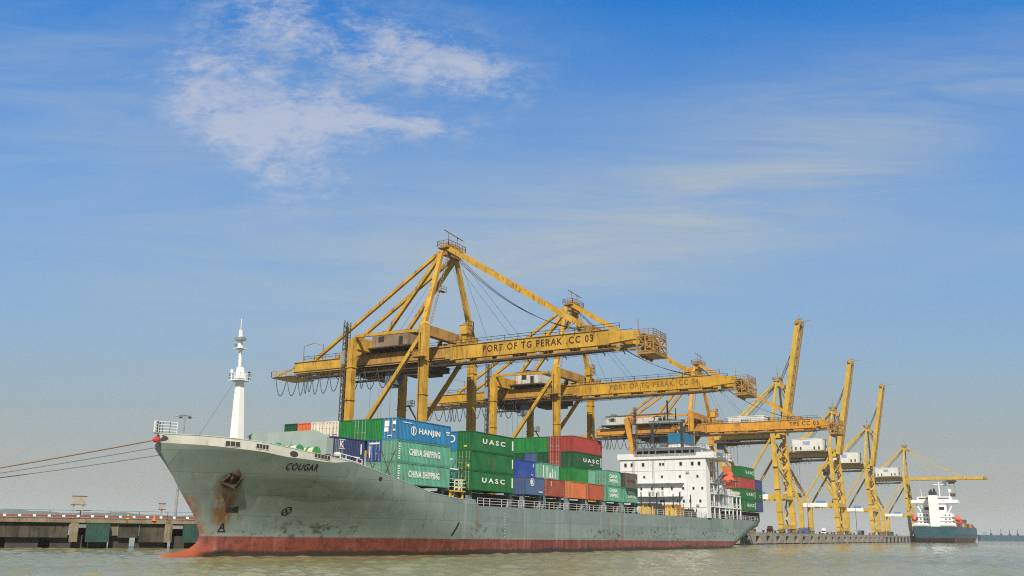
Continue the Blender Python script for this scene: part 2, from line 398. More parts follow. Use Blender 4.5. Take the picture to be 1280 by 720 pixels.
for i in range(6):
    an = i * math.pi / 3 + .3; c = Vector((112.8 + 1.25 * math.cos(an), 133.3 + 1.25 * math.sin(an), 22.2)); mb.beam((112.8, 133.3, 22.4), c, .08)
mb.part('crown', steel, lp)
for i in range(6):
    an = i * math.pi / 3 + .3; c = Vector((112.8 + 1.45 * math.cos(an), 133.3 + 1.45 * math.sin(an), 22.15))
    MB().beam(c + Vector((-.3 * math.cos(an), -.3 * math.sin(an), .12)), c + Vector((.3 * math.cos(an), .3 * math.sin(an), -.12)), .5, .22).part('floodlight', steel, lp)
orange_p = flat('orange_plastic', (.65, .12, .02), .5)
def cone(a, b, label, mat):
    p = J(a, b, 4.15); o = MB().lathe(p, [(.42, 0), (.42, .06), (.3, .061), (.07, .95), (.04, .96)], 10).solo('traffic_cone', mat, tuple(p))
    tag(o, label, 'traffic cone', 'cones on the jetty')
cone(21.2, -.12, 'orange traffic cone at the jetty edge below the small signboard', orange_p)
cone(17.5, 2.2, 'yellow-green traffic cone on the jetty deck left of the small signboard', flat('lime_plastic', (.45, .5, .05), .5))

# ------------------------------------------------------------------ the container ship: hull form
TC, BH = 86.5, 12.6
def interp(tab, x):
    if x <= tab[0][0]: return tab[0][1]
    for (x0, y0), (x1, y1) in zip(tab, tab[1:]):
        if x <= x1: return y0 + (y1 - y0) * (x - x0) / (x1 - x0)
    return tab[-1][1]
STEM = [(-1.5, 73.0), (-.2, 71.4), (.12, 71.3), (.33, 72.2), (.6, 74.2), (.89, 75.6), (1.58, 76.6), (2.46, 76.9), (3.6, 76.36), (4.91, 75.5), (5.94, 74.6), (7.64, 73.14), (11.48, 70.24), (13.3, 69.1)]
LEN = [(-1.5, 47), (0, 47), (3, 41), (6.8, 34), (9.0, 29), (12.0, 25), (14, 25)]
PW = [(-1.5, 1.75), (0, 1.75), (3, 2.0), (6.8, 2.4), (9, 2.8), (12.0, 3.2), (14, 3.2)]
ENDS = [(-1.5, 236), (0, 243), (3, 252), (5.6, 262), (7.5, 263)]
SHEER = [(69, 13.22), (72.9, 13.03), (77.7, 12.6), (80.8, 12.1), (84.4, 11.5), (87.9, 11.08), (91.8, 10.37), (98, 9.23), (101.3, 8.57), (104.7, 8.0), (111.2, 7.5), (115.4, 7.45), (115.9, 6.75), (175, 6.95), (263, 6.85)]
def knuckle(s): return interp(SHEER, s) - interp([(69, .95), (80, 1.1), (86, .5), (88, .0)], s)
def half(s, z):
    if s < 88:     # the bulwark stands upright above the knuckle of the flare, leaning in a little
        zk = knuckle(s)
        if z > zk: return max(0., half0(s, zk) - .20 * (z - zk))
    return half0(s, z)
def half0(s, z):
    s0 = interp(STEM, z) if z > 2.46 else 76.9
    x = (s - s0) / interp(LEN, z); p = interp(PW, z)
    b = BH * (1 - (1 - min(x, 1)) ** p) if x > 0 else 0.
    if z < 2.46:
        d = s - interp(STEM, z)
        if d > 0: b = max(b, 1.0 * min(1, d / 3.5) ** .5 * (1 if z < 1 else (2.46 - z) / 1.46))
    e = interp(ENDS, z); run = 222 + (z + 1.5) * 3.4 if z < 7 else 250
    if s > run:
        k = min((s - run) / (e - run), 1); b -= (BH - interp([(0, 6.5), (3, 9.0), (5.6, 10.4), (7.5, 10.8)], z)) * k ** 2
    return max(b, 0.)
def port(s, z, proud=.03): return Vector((s, TC - half(s, z) - proud, z))

def hull_material():
    mt, t, b = new_mat('ship_hull_paint')
    g = N(t, 'ShaderNodeTexCoord').outputs['Object']   # metres from the ship's root at (166, 86.5, 0)
    sp = N(t, 'ShaderNodeSeparateXYZ'); t.links.new(g, sp.inputs[0]); X, Y, Z = sp.outputs
    big = noise(t, mapping(t, g, (0, 0, 0), (.05, .05, .22)), 1.0, 6, .6)
    streak = noise(t, mapping(t, g, (0, 0, 0), (.55, .55, .06)), 1.0, 8, .65)
    fine = noise(t, mapping(t, g, (0, 0, 0), (.8, .8, 1.3)), 1.0, 8, .7)
    grey = mix(t, mapr(t, big, .3, .7), (.168, .220, .205), (.212, .275, .256))
    br = N(t, 'ShaderNodeTexBrick'); br.inputs['Scale'].default_value = 1.0; br.inputs['Brick Width'].default_value = 9.0; br.inputs['Row Height'].default_value = 2.3
    br.inputs['Mortar Size'].default_value = .030; br.inputs['Mortar Smooth'].default_value = .6; br.inputs['Color1'].default_value = (.40, .40, .40, 1); br.inputs['Color2'].default_value = (.62, .62, .62, 1); br.inputs['Mortar'].default_value = (.12, .12, .12, 1)
    cv = N(t, 'ShaderNodeCombineXYZ'); t.links.new(X, cv.inputs[0]); t.links.new(Z, cv.inputs[1]); t.links.new(cv.outputs[0], br.inputs['Vector'])
    grey = mix(t, .55, grey, br.outputs['Color'], 'OVERLAY')      # welded plates of slightly different age
    st2 = noise(t, mapping(t, g, (0, 0, 0), (1.3, 1.3, .05), (4, 1, 0)), 1.0, 8, .7)
    grey = mix(t, mapr(t, streak, .50, .72, 0, .55), grey, (.33, .365, .345))
    grey = mix(t, mapr(t, st2, .56, .74, 0, .5), grey, (.095, .11, .10))
    edge = noise(t, mapping(t, g, (0, 0, 0), (.5, .5, .05), (9, 1, 0)), 1.0, 6, .7)
    grey = mix(t, math_n(t, 'MULTIPLY', mapr(t, edge, .58, .74, 0, .5), mapr(t, Z, 3.5, 8.0)), grey, (.11, .085, .055))
    # scuffs from tugs and fenders low on the side
    scm = math_n(t, 'MULTIPLY', mapr(t, fine, .50, .62), mapr(t, Z, 6.4, 3.2))
    scl = noise(t, mapping(t, g, (0, 0, 0), (.05, .05, .3), (7, 0, 0)), 1.0, 4, .6)
    grey = mix(t, math_n(t, 'MULTIPLY', scm, mapr(t, scl, .38, .58, 0, .9)), grey, (.055, .055, .04))
    # rust runs
    rs = noise(t, mapping(t, g, (0, 0, 0), (.9, .9, .08), (3, 5, 0)), 1.0, 7, .7)
    rl = noise(t, mapping(t, g, (0, 0, 0), (.035, .035, .25), (1, 9, 0)), 1.0, 3, .5)
    grey = mix(t, math_n(t, 'MULTIPLY', mapr(t, rs, .57, .69), mapr(t, rl, .42, .60, 0, .8)), grey, (.17, .07, .025))
    # rust below the anchor pocket
    def band(v, a, b_, w): return math_n(t, 'MULTIPLY', mapr(t, v, a - w, a + w), mapr(t, v, b_ + w, b_ - w))
    lean = math_n(t, 'ADD', X, math_n(t, 'MULTIPLY', Z, .34))   # follows the rake of the plating
    aw = math_n(t, 'MULTIPLY', band(lean, -166 + 78.9, -166 + 80.75, .5), band(Z, 3.3, 8.8, 1.0))
    an_ = noise(t, mapping(t, g, (0, 0, 0), (1.1, 1.1, .16), (2, 2, 0)), 1.0, 7, .65)
    grey = mix(t, math_n(t, 'MULTIPLY', aw, mapr(t, an_, .30, .56, 0, .95)), grey, (.15, .062, .018))
    # rust on the stem bar
    stem = math_n(t, 'MULTIPLY', mapr(t, math_n(t, 'ADD', X, math_n(t, 'MULTIPLY', Z, .62)), 79.7 - 166, 78.6 - 166), band(Z, 2.2, 6.6, .6))
    grey = mix(t, math_n(t, 'MULTIPLY', stem, mapr(t, fine, .35, .6, 0, .9)), grey, (.24, .075, .025))
    # red boot topping
    red = mix(t, mapr(t, big, .3, .7), (.165, .036, .026), (.24, .060, .042))
    red = mix(t, mapr(t, streak, .48, .68, 0, .7), red, (.33, .15, .11))
    red = mix(t, mapr(t, st2, .50, .66, 0, .7), red, (.085, .028, .02))
    pt = noise(t, mapping(t, g, (0, 0, 0), (.12, .12, 1.1), (5, 5, 0)), 1.0, 7, .68)
    red = mix(t, mapr(t, pt, .54, .66, 0, .75), red, (.11, .065, .05))
    wl = noise(t, mapping(t, g, (0, 0, 0), (.10, .10, .4), (2, 8, 0)), 1.0, 6, .7)
    wet = math_n(t, 'ADD', math_n(t, 'ADD', Z, math_n(t, 'MULTIPLY', fine, -.7)), math_n(t, 'MULTIPLY', wl, -1.6))
    red = mix(t, mapr(t, wet, -.30, -.72, 0, .94), red, (.030, .024, .016))
    red = mix(t, math_n(t, 'MULTIPLY', scm, .6), red, (.05, .03, .025))
    bulb = mapr(t, X, 77.4 - 166, 75.2 - 166)
    red = mix(t, math_n(t, 'MULTIPLY', bulb, .8), red, (.36, .085, .035))
    line = math_n(t, 'ADD', Z, math_n(t, 'MULTIPLY', X, .0035))
    ed = math_n(t, 'ADD', line, math_n(t, 'MULTIPLY', fine, .10))
    out = mix(t, mapr(t, ed, 1.99, 2.03), red, grey)
    t.links.new(out, b.inputs['Base Color']); b.inputs['Roughness'].default_value = .5; b.inputs['Specular IOR Level'].default_value = .35
    bp = N(t, 'ShaderNodeBump'); bp.inputs['Strength'].default_value = .25; bp.inputs['Distance'].default_value = .12
    dn = noise(t, mapping(t, g, (0, 0, 0), (.35, .35, .35)), 1.0, 3, .5); t.links.new(dn, bp.inputs['Height']); t.links.new(bp.outputs[0], b.inputs['Normal'])
    return mt
hull_m = hull_material()
grey_p = paint('ship_grey', (.27, .33, .31), .55, .15, .3, scale=.4)
deck_p = paint('deck_green', (.06, .085, .075), .7, .3, .5)
ship = thing('container_ship', (166, 86.5, 0), 'large grey-green container ship with red waterline lying across the foreground', 'container ship')
mb = MB(); NU, NV = 200, 40
Us = [(i / NU) ** 1.55 * .55 + (i / NU) * .45 for i in range(NU + 1)]
vs = []
for side in (-1, 1):
    for i in range(NU + 1):
        for j in range(NV + 1):
            v = j / NV; z = -1.5 + 9 * v
            for _ in range(8):
                s0, s1 = interp(STEM, z), interp(ENDS, z); s = s0 + (s1 - s0) * Us[i]
                z = -1.5 + ((knuckle(s) if s < 88 else interp(SHEER, s)) + 1.5) * v
            vs.append((s, TC + side * half(s, z), z))
top_edge = [vs[i * (NV + 1) + NV] for i in range(NU + 1)]
fs = []; M = NV + 1; O = (NU + 1) * M
for i in range(NU):
    for j in range(NV):
        a, b, c, d = i * M + j, (i + 1) * M + j, (i + 1) * M + j + 1, i * M + j + 1
        fs.append((a, b, c, d)); fs.append((O + d, O + c, O + b, O + a))
for j in range(NV):
    a = NU * M + j; fs.append((a, a + O, a + O + 1, a + 1))
mb.add(vs, fs)
hull = mb.part('hull', hull_m, ship, True)
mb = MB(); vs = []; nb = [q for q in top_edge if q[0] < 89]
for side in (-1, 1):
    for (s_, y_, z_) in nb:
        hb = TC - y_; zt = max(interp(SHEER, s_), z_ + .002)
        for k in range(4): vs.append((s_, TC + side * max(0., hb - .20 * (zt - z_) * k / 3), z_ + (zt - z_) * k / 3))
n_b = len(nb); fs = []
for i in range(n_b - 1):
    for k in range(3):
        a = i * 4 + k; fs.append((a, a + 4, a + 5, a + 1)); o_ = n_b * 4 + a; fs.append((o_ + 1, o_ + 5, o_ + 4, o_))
mb.add(vs, fs); mb.part('bulwark', paint('bulwark_sunlit_tint', (.36, .36, .315), .55, .12, .30, (.16, .10, .06), scale=.4), hull, True)  # lighter cream tint than the hull: sunlight on the band put into the colour
# cap rail on the bulwark
mb = MB(); pts = []
for k in range(60):
    s = 69.15 + (115.4 - 69.15) * (k / 59) ** 1.3; z = interp(SHEER, s); pts.append(port(s, z, -.05) + Vector((0, 0, .04)))
mb.tube(pts, .09, 6); mb.tube([(p.x, 2 * TC - p.y, p.z) for p in pts], .09, 6)
mb.part('cap_rail', grey_p, hull)
# decks
def deck(name, s0, s1, z, mat, inset=.12, n=40):
    mb = MB(); vs = []
    for k in range(n + 1):
        s = s0 + (s1 - s0) * k / n; h = max(.02, half(s, z) - inset); vs += [(s, TC - h, z), (s, TC + h, z)]
    mb.add(vs, [(2 * k, 2 * k + 2, 2 * k + 3, 2 * k + 1) for k in range(n)]); mb.part(name, mat, ship)
deck('forecastle_deck', 70.8, 89, 11.0, deck_p); deck('main_deck', 89, 262.5, 6.55, deck_p)
# breakwater
bw = MB(); w = [(79.0, 11.0), (79.0, 14.35), (81.1, 15.2), (91.9, 15.2), (94.0, 14.35), (94.0, 11.0)]
bw.add([(88.9, y, z) for y, z in w] + [(89.25, y, z) for y, z in w], [(0, 1, 2, 3, 4, 5), (11, 10, 9, 8, 7, 6)] + [(i, i + 6, (i + 1) % 6 + 6, (i + 1) % 6) for i in range(6)])
bw.box(89.26, 92.2, 79.0, 79.3, 11.0, 14.2)
bw.part('breakwater', paint('breakwater_grey', (.30, .37, .345), .6, .12, .15, scale=.3), ship)
# name on the bow, wrapped on the flare
mb = MB(); vs_, fs_ = glyphs('COUGAR', .02, .28, 1.12)
P0, P1 = (81.35, 10.02), (85.15, 10.12)
def on_hull(s, z): return port(s, z, .035)
mb.add([on_hull(80.80 + a * 3.42 - b * .28, 9.74 + b * .76 + a * .02) for a, b in vs_], fs_)
letter_dark = flat('black_lettering', (.012, .012, .012), .6)
mb.part('name_lettering', letter_dark, hull)
# painted marks: thruster disc with a cross, bulb mark; below, a dark slanted stroke and draught ticks
def ring(mb, s, z, r, w, n=24):
    vs = []
    for i in range(n):
        an = 2 * math.pi * i / n
        for q in (r, r - w): vs.append(on_hull(s + q * math.cos(an), z + q * math.sin(an)))
    mb.add(vs, [(2 * i, 2 * ((i + 1) % n), 2 * ((i + 1) % n) + 1, 2 * i + 1) for i in range(n)])
def stroke(mb, a, b, w):
    d = Vector((b[0] - a[0], b[1] - a[1])).normalized(); nx, nz = -d.y * w / 2, d.x * w / 2
    n = 6; vs = []
    for k in range(n + 1):
        s, z = a[0] + (b[0] - a[0]) * k / n, a[1] + (b[1] - a[1]) * k / n
        vs += [on_hull(s + nx, z + nz), on_hull(s - nx, z - nz)]
    mb.add(vs, [(2 * k, 2 * k + 1, 2 * k + 3, 2 * k + 2) for k in range(n)])
mb = MB(); ring(mb, 84.37, 5.2, .5, .12); c = .34
stroke(mb, (84.37 - c, 5.2 - c), (84.37 + c, 5.2 + c), .11); stroke(mb, (84.37 - c, 5.2 + c), (84.37 + c, 5.2 - c), .11)
mb.part('thruster_mark', letter_dark, hull)
mb = MB(); stroke(mb, (78.55, 2.7), (78.75, 3.75), .13); stroke(mb, (79.2, 2.75), (78.75, 3.75), .13); stroke(mb, (78.5, 2.8), (79.3, 2.8), .12); stroke(mb, (78.7, 3.2), (79.05, 3.2), .16)
mb.part('bulb_mark', letter_dark, hull)
mb = MB(); stroke(mb, (110.15, 2.6), (111.2, 4.35), .30); mb.part('slanted_mark', letter_dark, hull)  # dark diagonal stroke low on the plating
mb = MB()
for k in range(9): stroke(mb, (123.2 + (k % 2) * .02, 2.5 + k * .42), (123.45, 2.5 + k * .42), .12)
mb.part('draught_mark', flat('pale_mark', (.5, .5, .47)), hull)
mb = MB(); vs = [on_hull(s, z) for s, z in ((78.45, 4.95), (79.6, 4.92), (79.35, 5.65), (78.9, 5.45), (78.25, 5.5))]
mb.add(vs, [(0, 1, 2, 3, 4)]); mb.part('pocket', dark, hull)
# anchor in its pocket
rust_m = paint('rusty_iron', (.055, .042, .034), .85, .4, .6, (.10, .04, .016), scale=1.5)
an_mb = MB(); A = lambda s, z, pr=.25: port(76.75 + (s - 76.75) * .78, 8.4 + (z - 8.4) * .78, pr)
an_mb.beam(A(76.75, 7.9, .35), A(76.75, 9.45, .2), .34, .3); an_mb.beam(A(75.95, 8.25, .3), A(77.75, 7.45, .35), .55, .5)
an_mb.beam(A(75.95, 8.3, .4), A(76.0, 9.15, .5), .42, .3, w2=.14); an_mb.beam(A(77.7, 7.5, .45), A(77.45, 8.85, .55), .48, .32, w2=.14)
an_mb.lathe(tuple(A(76.75, 9.5, .1)), [(.38, -.3), (.46, -.2), (.46, .2), (.38, .3)], 12, 1)
an_mb.part('anchor', rust_m, ship)
mb = MB(); vs = [on_hull(76.75 + (s - 76.75) * .72, 8.4 + (z - 8.4) * .74) for s, z in ((75.85, 8.1), (76.9, 7.3), (77.85, 7.25), (77.85, 8.4), (77.4, 9.2), (76.7, 9.95), (75.85, 9.15))]
mb.add(vs, [tuple(range(7))]); mb.part('anchor_pocket', paint('pocket_rust', (.055, .035, .025), .9, .4, .4), hull)
# fairleads, roller chocks and bow hole
cream = paint('cream_fitting', (.50, .49, .42), .6, .15, .3)
def chock(s0, s1, drop, h, nroll):
    mb = MB(); m1 = (s0 + s1) / 2; z = interp(SHEER, m1) - drop
    p, q = port(s0, z, .06), port(s1, z + (interp(SHEER, s1) - interp(SHEER, s0)) * .8, .06)
    f = MB().beam(p, q, .10, h).part('fairlead', dark, hull)
    mb.beam(p + Vector((0, -.02, h / 2 + .05)), q + Vector((0, -.02, h / 2 + .05)), .14, .05); mb.beam(p + Vector((0, -.02, -h / 2 - .05)), q + Vector((0, -.02, -h / 2 - .05)), .14, .05)
    for k in range(nroll + 1):
        c = p.lerp(q, k / nroll); mb.beam(c + Vector((0, -.06, -h / 2)), c + Vector((0, -.06, h / 2)), .05, .05)
    mb.part('frame', cream, f)
chock(74.3, 75.5, .55, .5, 3); chock(76.9, 78.1, .45, .45, 4); chock(83.2, 85.2, .02, .42, 5)
for s, z, r_ in ((80.85, 11.5, .40), (69.95, 12.7, .42), (93.6, 9.35, .28)):
    mb = MB(); n = 16
    c0 = on_hull(s, z); mb.add([c0] + [port(s + r_ * 1.15 * math.cos(2 * math.pi * i / n), z + r_ * .85 * math.sin(2 * math.pi * i / n), .05) for i in range(n)], [(0, i + 1, (i + 1) % n + 1) for i in range(n)])
    hp = mb.part('hawsehole', dark, hull)
red_p = flat('red_paint', (.55, .03, .02), .4)
MB().lathe((69.35, TC - .25, 12.5), [(.1, -.4), (.3, -.36), (.3, .2), (.15, .25)], 12, 1).part('hawse_plug', red_p, hull)
# bow railing
mb = MB()
for sd in (-1, 1):
    pts = []
    for s in (69.2, 69.6, 70.1, 70.55, 71.0): pts.append(Vector((s, TC + sd * max(.05, half(s, interp(SHEER, s)) - .08), interp(SHEER, s) + .05)))
    mb.rail(pts, 1.3, .7, .022, 4)
mb.part('bow_railing', white_p, ship)
# mooring winches, hawser drums and small deck gear
green_w = paint('winch_green', (.05, .30, .10), .5, .2, .15); rope_w = flat('pale_rope', (.62, .55, .38), .9)
def winch(s, t_, w):
    f = MB(); f.box(s - .9, s + .9, t_ - w / 2 - .3, t_ + w / 2 + .3, 11.0, 11.3)
    for y in (-w / 2, 0, w / 2): f.box(s - .35, s + .35, t_ + y - .12, t_ + y + .12, 11.3, 12.3)
    f.box(s - .9, s - .2, t_ + w / 2 - .5, t_ + w / 2 + .25, 11.3, 12.75)
    f.lathe((s, t_, 12.15), [(.72, -w / 2 - .1), (.72, -w / 2), (.35, -w / 2 + .01), (.35, -.1), (.72, -.09), (.72, .09), (.35, .1), (.35, w / 2 - .01), (.72, w / 2), (.72, w / 2 + .1)], 16, 1)
    o = f.part('mooring_winch', green_w, ship)
    d = MB()
    for y0, y1 in ((-w / 2 + .05, -.15), (.15, w / 2 - .05)): d.lathe((s, t_, 12.15), [(.3, y0), (.6, y0 + .05), (.6, y1 - .05), (.3, y1)], 16, 1)
    d.part('rope_drum', rope_w, o)
winch(80.6, 80.2, 2.4); winch(83.4, 79.6, 2.6); winch(86.2, 79.3, 2.2); winch(83.5, 90.5, 2.6); winch(79.5, 85.0, 2.0)
mb = MB()
for s, t_ in ((86.9, 77.2), (87.3, 77.2), (85.2, 77.8), (85.6, 77.8), (78.0, 81.4), (78.4, 81.4)): mb.lathe((s, t_, 11.0), [(.22, 0), (.22, .8), (.3, .82), (.3, .95)], 10)
mb.part('bollard', dark, ship)
MB().lathe((88.0, 76.4, 10.9), [(.22, 0), (.22, .8), (.45, .85), (.5, 1.1), (.3, 1.35)], 12).part('mushroom_vent', cream, ship)
mb = MB(); mb.rail([(87.6, 75.6, 11.05), (89.3, 75.2, 10.8), (91, 75.0, 10.5)], 1.0, .9, .035, 2); mb.part('forecastle_railing', white_p, ship)
# foremast
fm = MB()
def frustum(mb, c0, hw0, c1, hw1, m=0):
    vs = [(c0[0] + i * hw0[0], c0[1] + j * hw0[1], c0[2]) for i, j in ((-1, -1), (1, -1), (1, 1), (-1, 1))] + [(c1[0] + i * hw1[0], c1[1] + j * hw1[1], c1[2]) for i, j in ((-1, -1), (1, -1), (1, 1), (-1, 1))]
    mb.add(vs, [(3, 2, 1, 0), (4, 5, 6, 7), (0, 1, 5, 4), (1, 2, 6, 5), (2, 3, 7, 6), (3, 0, 4, 7)], m)
bright_white = paint('bright_white_paint', (.80, .80, .78), .4, .04, .05, (.45, .4, .33))
frustum(fm, (81.35, 86.5, 11.0), (.58, .76), (80.95, 86.5, 20.6), (.30, .42)); frustum(fm, (80.95, 86.5, 20.95), (.33, .46), (80.85, 86.5, 22.3), (.28, .32))
fm.beam((80.75, 86.5, 22.3), (80.6, 86.5, 24.6), .26); fm.beam((80.55, 86.2, 22.3), (80.5, 86.35, 24.6), .08)
mast = fm.part('foremast', bright_white, ship)
mb = MB(); mb.box(80.0, 81.9, 85.55, 87.45, 20.61, 20.70); mb.box(80.0, 81.2, 85.9, 87.1, 24.55, 24.62); mb.part('mast_platform', bright_white, mast)
mb = MB(); mb.rail([(80.05, 85.6, 20.7), (81.85, 85.6, 20.7), (81.85, 87.4, 20.7), (80.05, 87.4, 20.7), (80.05, 85.6, 20.7)], .85, .9, .018, 2); mb.part('mast_railing', white_p, mast)
fm = MB(); fm.beam((80.55, 86.5, 24.66), (80.4, 86.5, 26.9), .42, w2=.12); fm.tube([(80.4, 86.5, 26.8), (80.35, 86.5, 28.3)], .035, 5); fm.part('topmast', bright_white, mast)
fm = MB(); fm.box(80.0, 80.9, 85.9, 87.1, 25.6, 25.95); fm.box(80.2, 80.6, 87.2, 87.35, 24.9, 25.2); fm.part('radar_scanner', steel, mast)
mb = MB(); mb.lathe((80.2, 87.2, 20.7), [(.06, 0), (.06, .9), (.18, .92), (.18, 1.25), (.06, 1.3)], 10); mb.part('mast_light', white_p, mast)
mb = MB(); mb.lathe((81.7, 85.8, 20.7), [(.06, 0), (.06, .8), (.16, .82), (.16, 1.1), (.06, 1.15)], 10); mb.part('mast_light', dark, mast)
mb = MB(); mb.tube([(80.5, 86.5, 21), (73.6, 84.9, 12.6)], .02, 4); mb.part('stay', dark, mast)
# main-deck coaming under the containers, pedestals and side railing
coam_m = paint('hatch_coaming', (.055, .06, .058), .8, .3, .5)
mb = MB(); mb.box(96.5, 109, 78.6, 96, 6.56, 8.75); mb.part('hatch_coaming', coam_m, ship)
MB().box(112.5, 176, 76.6, 97, 6.56, 8.70).part('hatch_coaming', coam_m, ship); MB().box(241, 262, 75.5, 97, 6.56, 9.1).part('hatch_coaming', coam_m, ship)
ped_m = paint('pedestal_grey', (.17, .21, .23), .6, .2, .4)
for s in (108.0, 115.0, 126.2, 130.4, 135.6, 137.2, 142.6, 145.6, 151.0, 152.9, 158.3, 160.6, 166.0, 168.6, 174.0):
    MB().box(s - .35, s + .35, 74.6, 75.3, 6.56, 8.88).part('pedestal', ped_m, ship)
mb = MB(); pts = [port(s, 6.75, -.15) for s in range(116, 262, 5)]
mb.rail([Vector((p.x, p.y, interp(SHEER, p.x) - .05)) for p in pts], 1.15, 1.7, .030, 3); mb.part('side_railing', paint('side_rail_white', (.58, .57, .52), .5, .1, .3), ship)
yel_p = paint('safety_yellow', (.62, .40, .02), .5, .15, .2)
mb = MB(); mb.beam((109.6, 74.5, 6.56), (109.6, 74.5, 8.5), .3); mb.beam((112.6, 74.5, 6.56), (112.6, 74.5, 8.5), .3); mb.box(109.3, 112.9, 74.1, 76.0, 8.5, 8.68); mb.beam((109.6, 74.5, 6.7), (110.6, 74.5, 8.4), .22)
pf_ = mb.part('lashing_platform', yel_p, ship)
mb = MB(); mb.rail([(112.9, 76, 8.68), (112.9, 74.15, 8.68), (109.3, 74.15, 8.68), (109.3, 76, 8.68)], 1.5, .9, .04, 3); mb.part('platform_railing', paint('cream_rail', (.7, .68, .5), .5), pf_)
mb = MB(); mb.beam((111.0, 75.9, 8.6), (111.0, 75.9, 14.0), .28); mb.box(109.9, 112.6, 75.2, 76.9, 11.6, 11.75); mb.beam((110.2, 75.9, 13.1), (112.0, 75.9, 13.1), .14); mb.part('lamp_post', white_p, ship)
# lashing rods crossed over the forward ends of the lower tiers
lash_m = paint('lashing_steel', (.16, .12, .08), .6, .2, .5)
for s_, rows in ((96.42, (0, 1)), (113.9, (0, 1))):
    for r_ in rows:
        y0 = 74.0 + 2.46 * r_
        for a_, b_ in ((.1, 2.3), (2.3, .1)): MB().tube([(s_ - .12, y0 + a_, 8.8), (s_ - .03, y0 + b_, 13.2)], .035, 5).part('lashing_rod', lash_m, ship)
# accommodation block
hw = paint('house_white', (.66, .68, .69), .45, .08, .45, (.46, .41, .34), scale=.35)
S0 = 214.5
house = MB().box(S0, 228, 79.0, 95.6, 6.56, 20.6).part('deckhouse', hw, ship)
MB().box(S0, 217.2, 73.9, 78.998, 6.56, 20.6).part('side_bulkhead', hw, house)
mb = MB(); mb.box(S0 - .3, 228.4, 73.0, 96.2, 20.603, 21.2); mb.box(S0 - .2, 228, 71.8, 72.997, 20.603, 21.1); mb.part('bridge_deck', hw, house)
mb = MB(); mb.box(S0 - .28, S0 - .16, 91.9, 96.2, 21.202, 22.0); mb.box(S0 - .159, 221, 96.08, 96.2, 21.202, 22.0); mb.part('wing_bulwark', hw, house)
mb = MB(); mb.box(S0 - .2, S0 - .08, 71.8, 76.0, 21.202, 22.0); mb.box(S0 - .079, 221, 71.8, 71.92, 21.202, 22.0); mb.part('wing_bulwark', hw, house)
wheel = MB().box(S0 + .55, 226, 76.2, 91.9, 21.203, 23.2).part('wheelhouse', hw, house)
MB().box(S0 + .4, 226.4, 76.0, 92.1, 23.203, 23.34).part('roof', hw, wheel)
frame_m = paint('window_frame_grey', (.42, .42, .40), .5, .1, .3)
glass = flat('dark_window', (.012, .016, .020), .12)
pairs = [(91.3, 90.0), (89.6, 88.4), (88.0, 86.7), (86.3, 83.3), (82.9, 81.7), (81.3, 79.9), (79.5, 78.1), (77.6, 76.8)]
for a_, b_ in pairs:
    MB().box(S0 + .50, S0 + .548, b_, a_, 21.85, 22.6).part('window', glass, wheel)
for z, ts in ((19.35, (94.18, 92.49, 89.55, 85.16, 84.41, 79.98, 77.11, 75.44)), (16.4, (89.33, 84.78, 80.28, 75.94)), (13.65, (90.17, 87.43, 84.78, 82.37, 79.58, 77.02, 74.88)), (10.75, (85.17, 84.47, 81.19, 79.48, 77.91, 75.46))):
    for t_ in ts:
        big_ = z > 19 and t_ not in (85.16, 84.41)
        w_, h_ = (.30, .40) if big_ else (.22, .28)
        wo_ = MB().box(S0 - .03, S0 - .002, t_ - w_, t_ + w_, z - h_, z + h_).part('window', glass, house)
        fr = MB(); e = .07
        fr.box(S0 - .10, S0 - .002, t_ - w_ - e, t_ + w_ + e, z + h_ + .001, z + h_ + e); fr.box(S0 - .07, S0 - .002, t_ - w_ - e, t_ + w_ + e, z - h_ - e, z - h_ - .001)
        fr.box(S0 - .07, S0 - .002, t_ - w_ - e, t_ - w_ - .001, z - h_, z + h_); fr.box(S0 - .07, S0 - .002, t_ + w_ + .001, t_ + w_ + e, z - h_, z + h_); fr.part('frame', frame_m, wo_)
for t_ in (88.12, 87.22, 85.83, 84.82, 80.35): MB().box(S0 - .04, S0 - .002, t_ - .34, t_ + .34, 12.0, 13.02).part('door', paint('door_grey', (.28, .27, .24), .5), house)
mb = MB(); mb.box(S0 - 1.2, S0 - .003, 79.5, 91.5, 11.75, 11.9); mb.part('walkway', hw, house)
mb = MB(); mb.rail([(S0 - 1.15, 79.6, 11.9), (S0 - 1.15, 91.4, 11.9)], 1.0, 1.8, .03, 2); mb.part('walkway_railing', white_p, house)
mb = MB()
for t_ in (93.4, 90.9, 88.0, 82.9, 81.3, 78.4): mb.tube([(S0 - .09, t_, 8), (S0 - .09, t_, 20.5)], .06, 5)
mb.box(S0 - .10, S0 - .003, 74, 95.5, 9.25, 9.36); mb.box(S0 - .08, S0 - .003, 74, 95.5, 17.85, 17.95); mb.part('drain_pipe', hw, house)
for t_ in (92.0, 86.9):
    mb = MB()
    for e_ in (-.22, .22): mb.beam((S0 - .16, t_ + e_, 7.0), (S0 - .16, t_ + e_, 20.5), .06)
    for k in range(28): mb.beam((S0 - .16, t_ - .22, 7.2 + k * .5), (S0 - .16, t_ + .22, 7.2 + k * .49), .05)
    mb.part('ladder', frame_m, house)
for t_, z in ((94.8, 17.0), (78.3, 17.2), (83.4, 14.6), (91.2, 10.2), (76.0, 9.6), (88.6, 8.6)): MB().box(S0 - .35, S0 - .003, t_ - .3, t_ + .3, z, z + .45).part('floodlight', frame_m, house)
for z, t0_, t1_ in ((14.85, 79.2, 91.5),):
    mb = MB(); mb.box(S0 - 1.0, S0 - .09, t0_, t1_, z, z + .1); mb.rail([(S0 - .95, t0_, z + .1), (S0 - .95, t1_, z + .1)], 1.0, 1.6, .022, 3); mb.part('catwalk', hw, house)
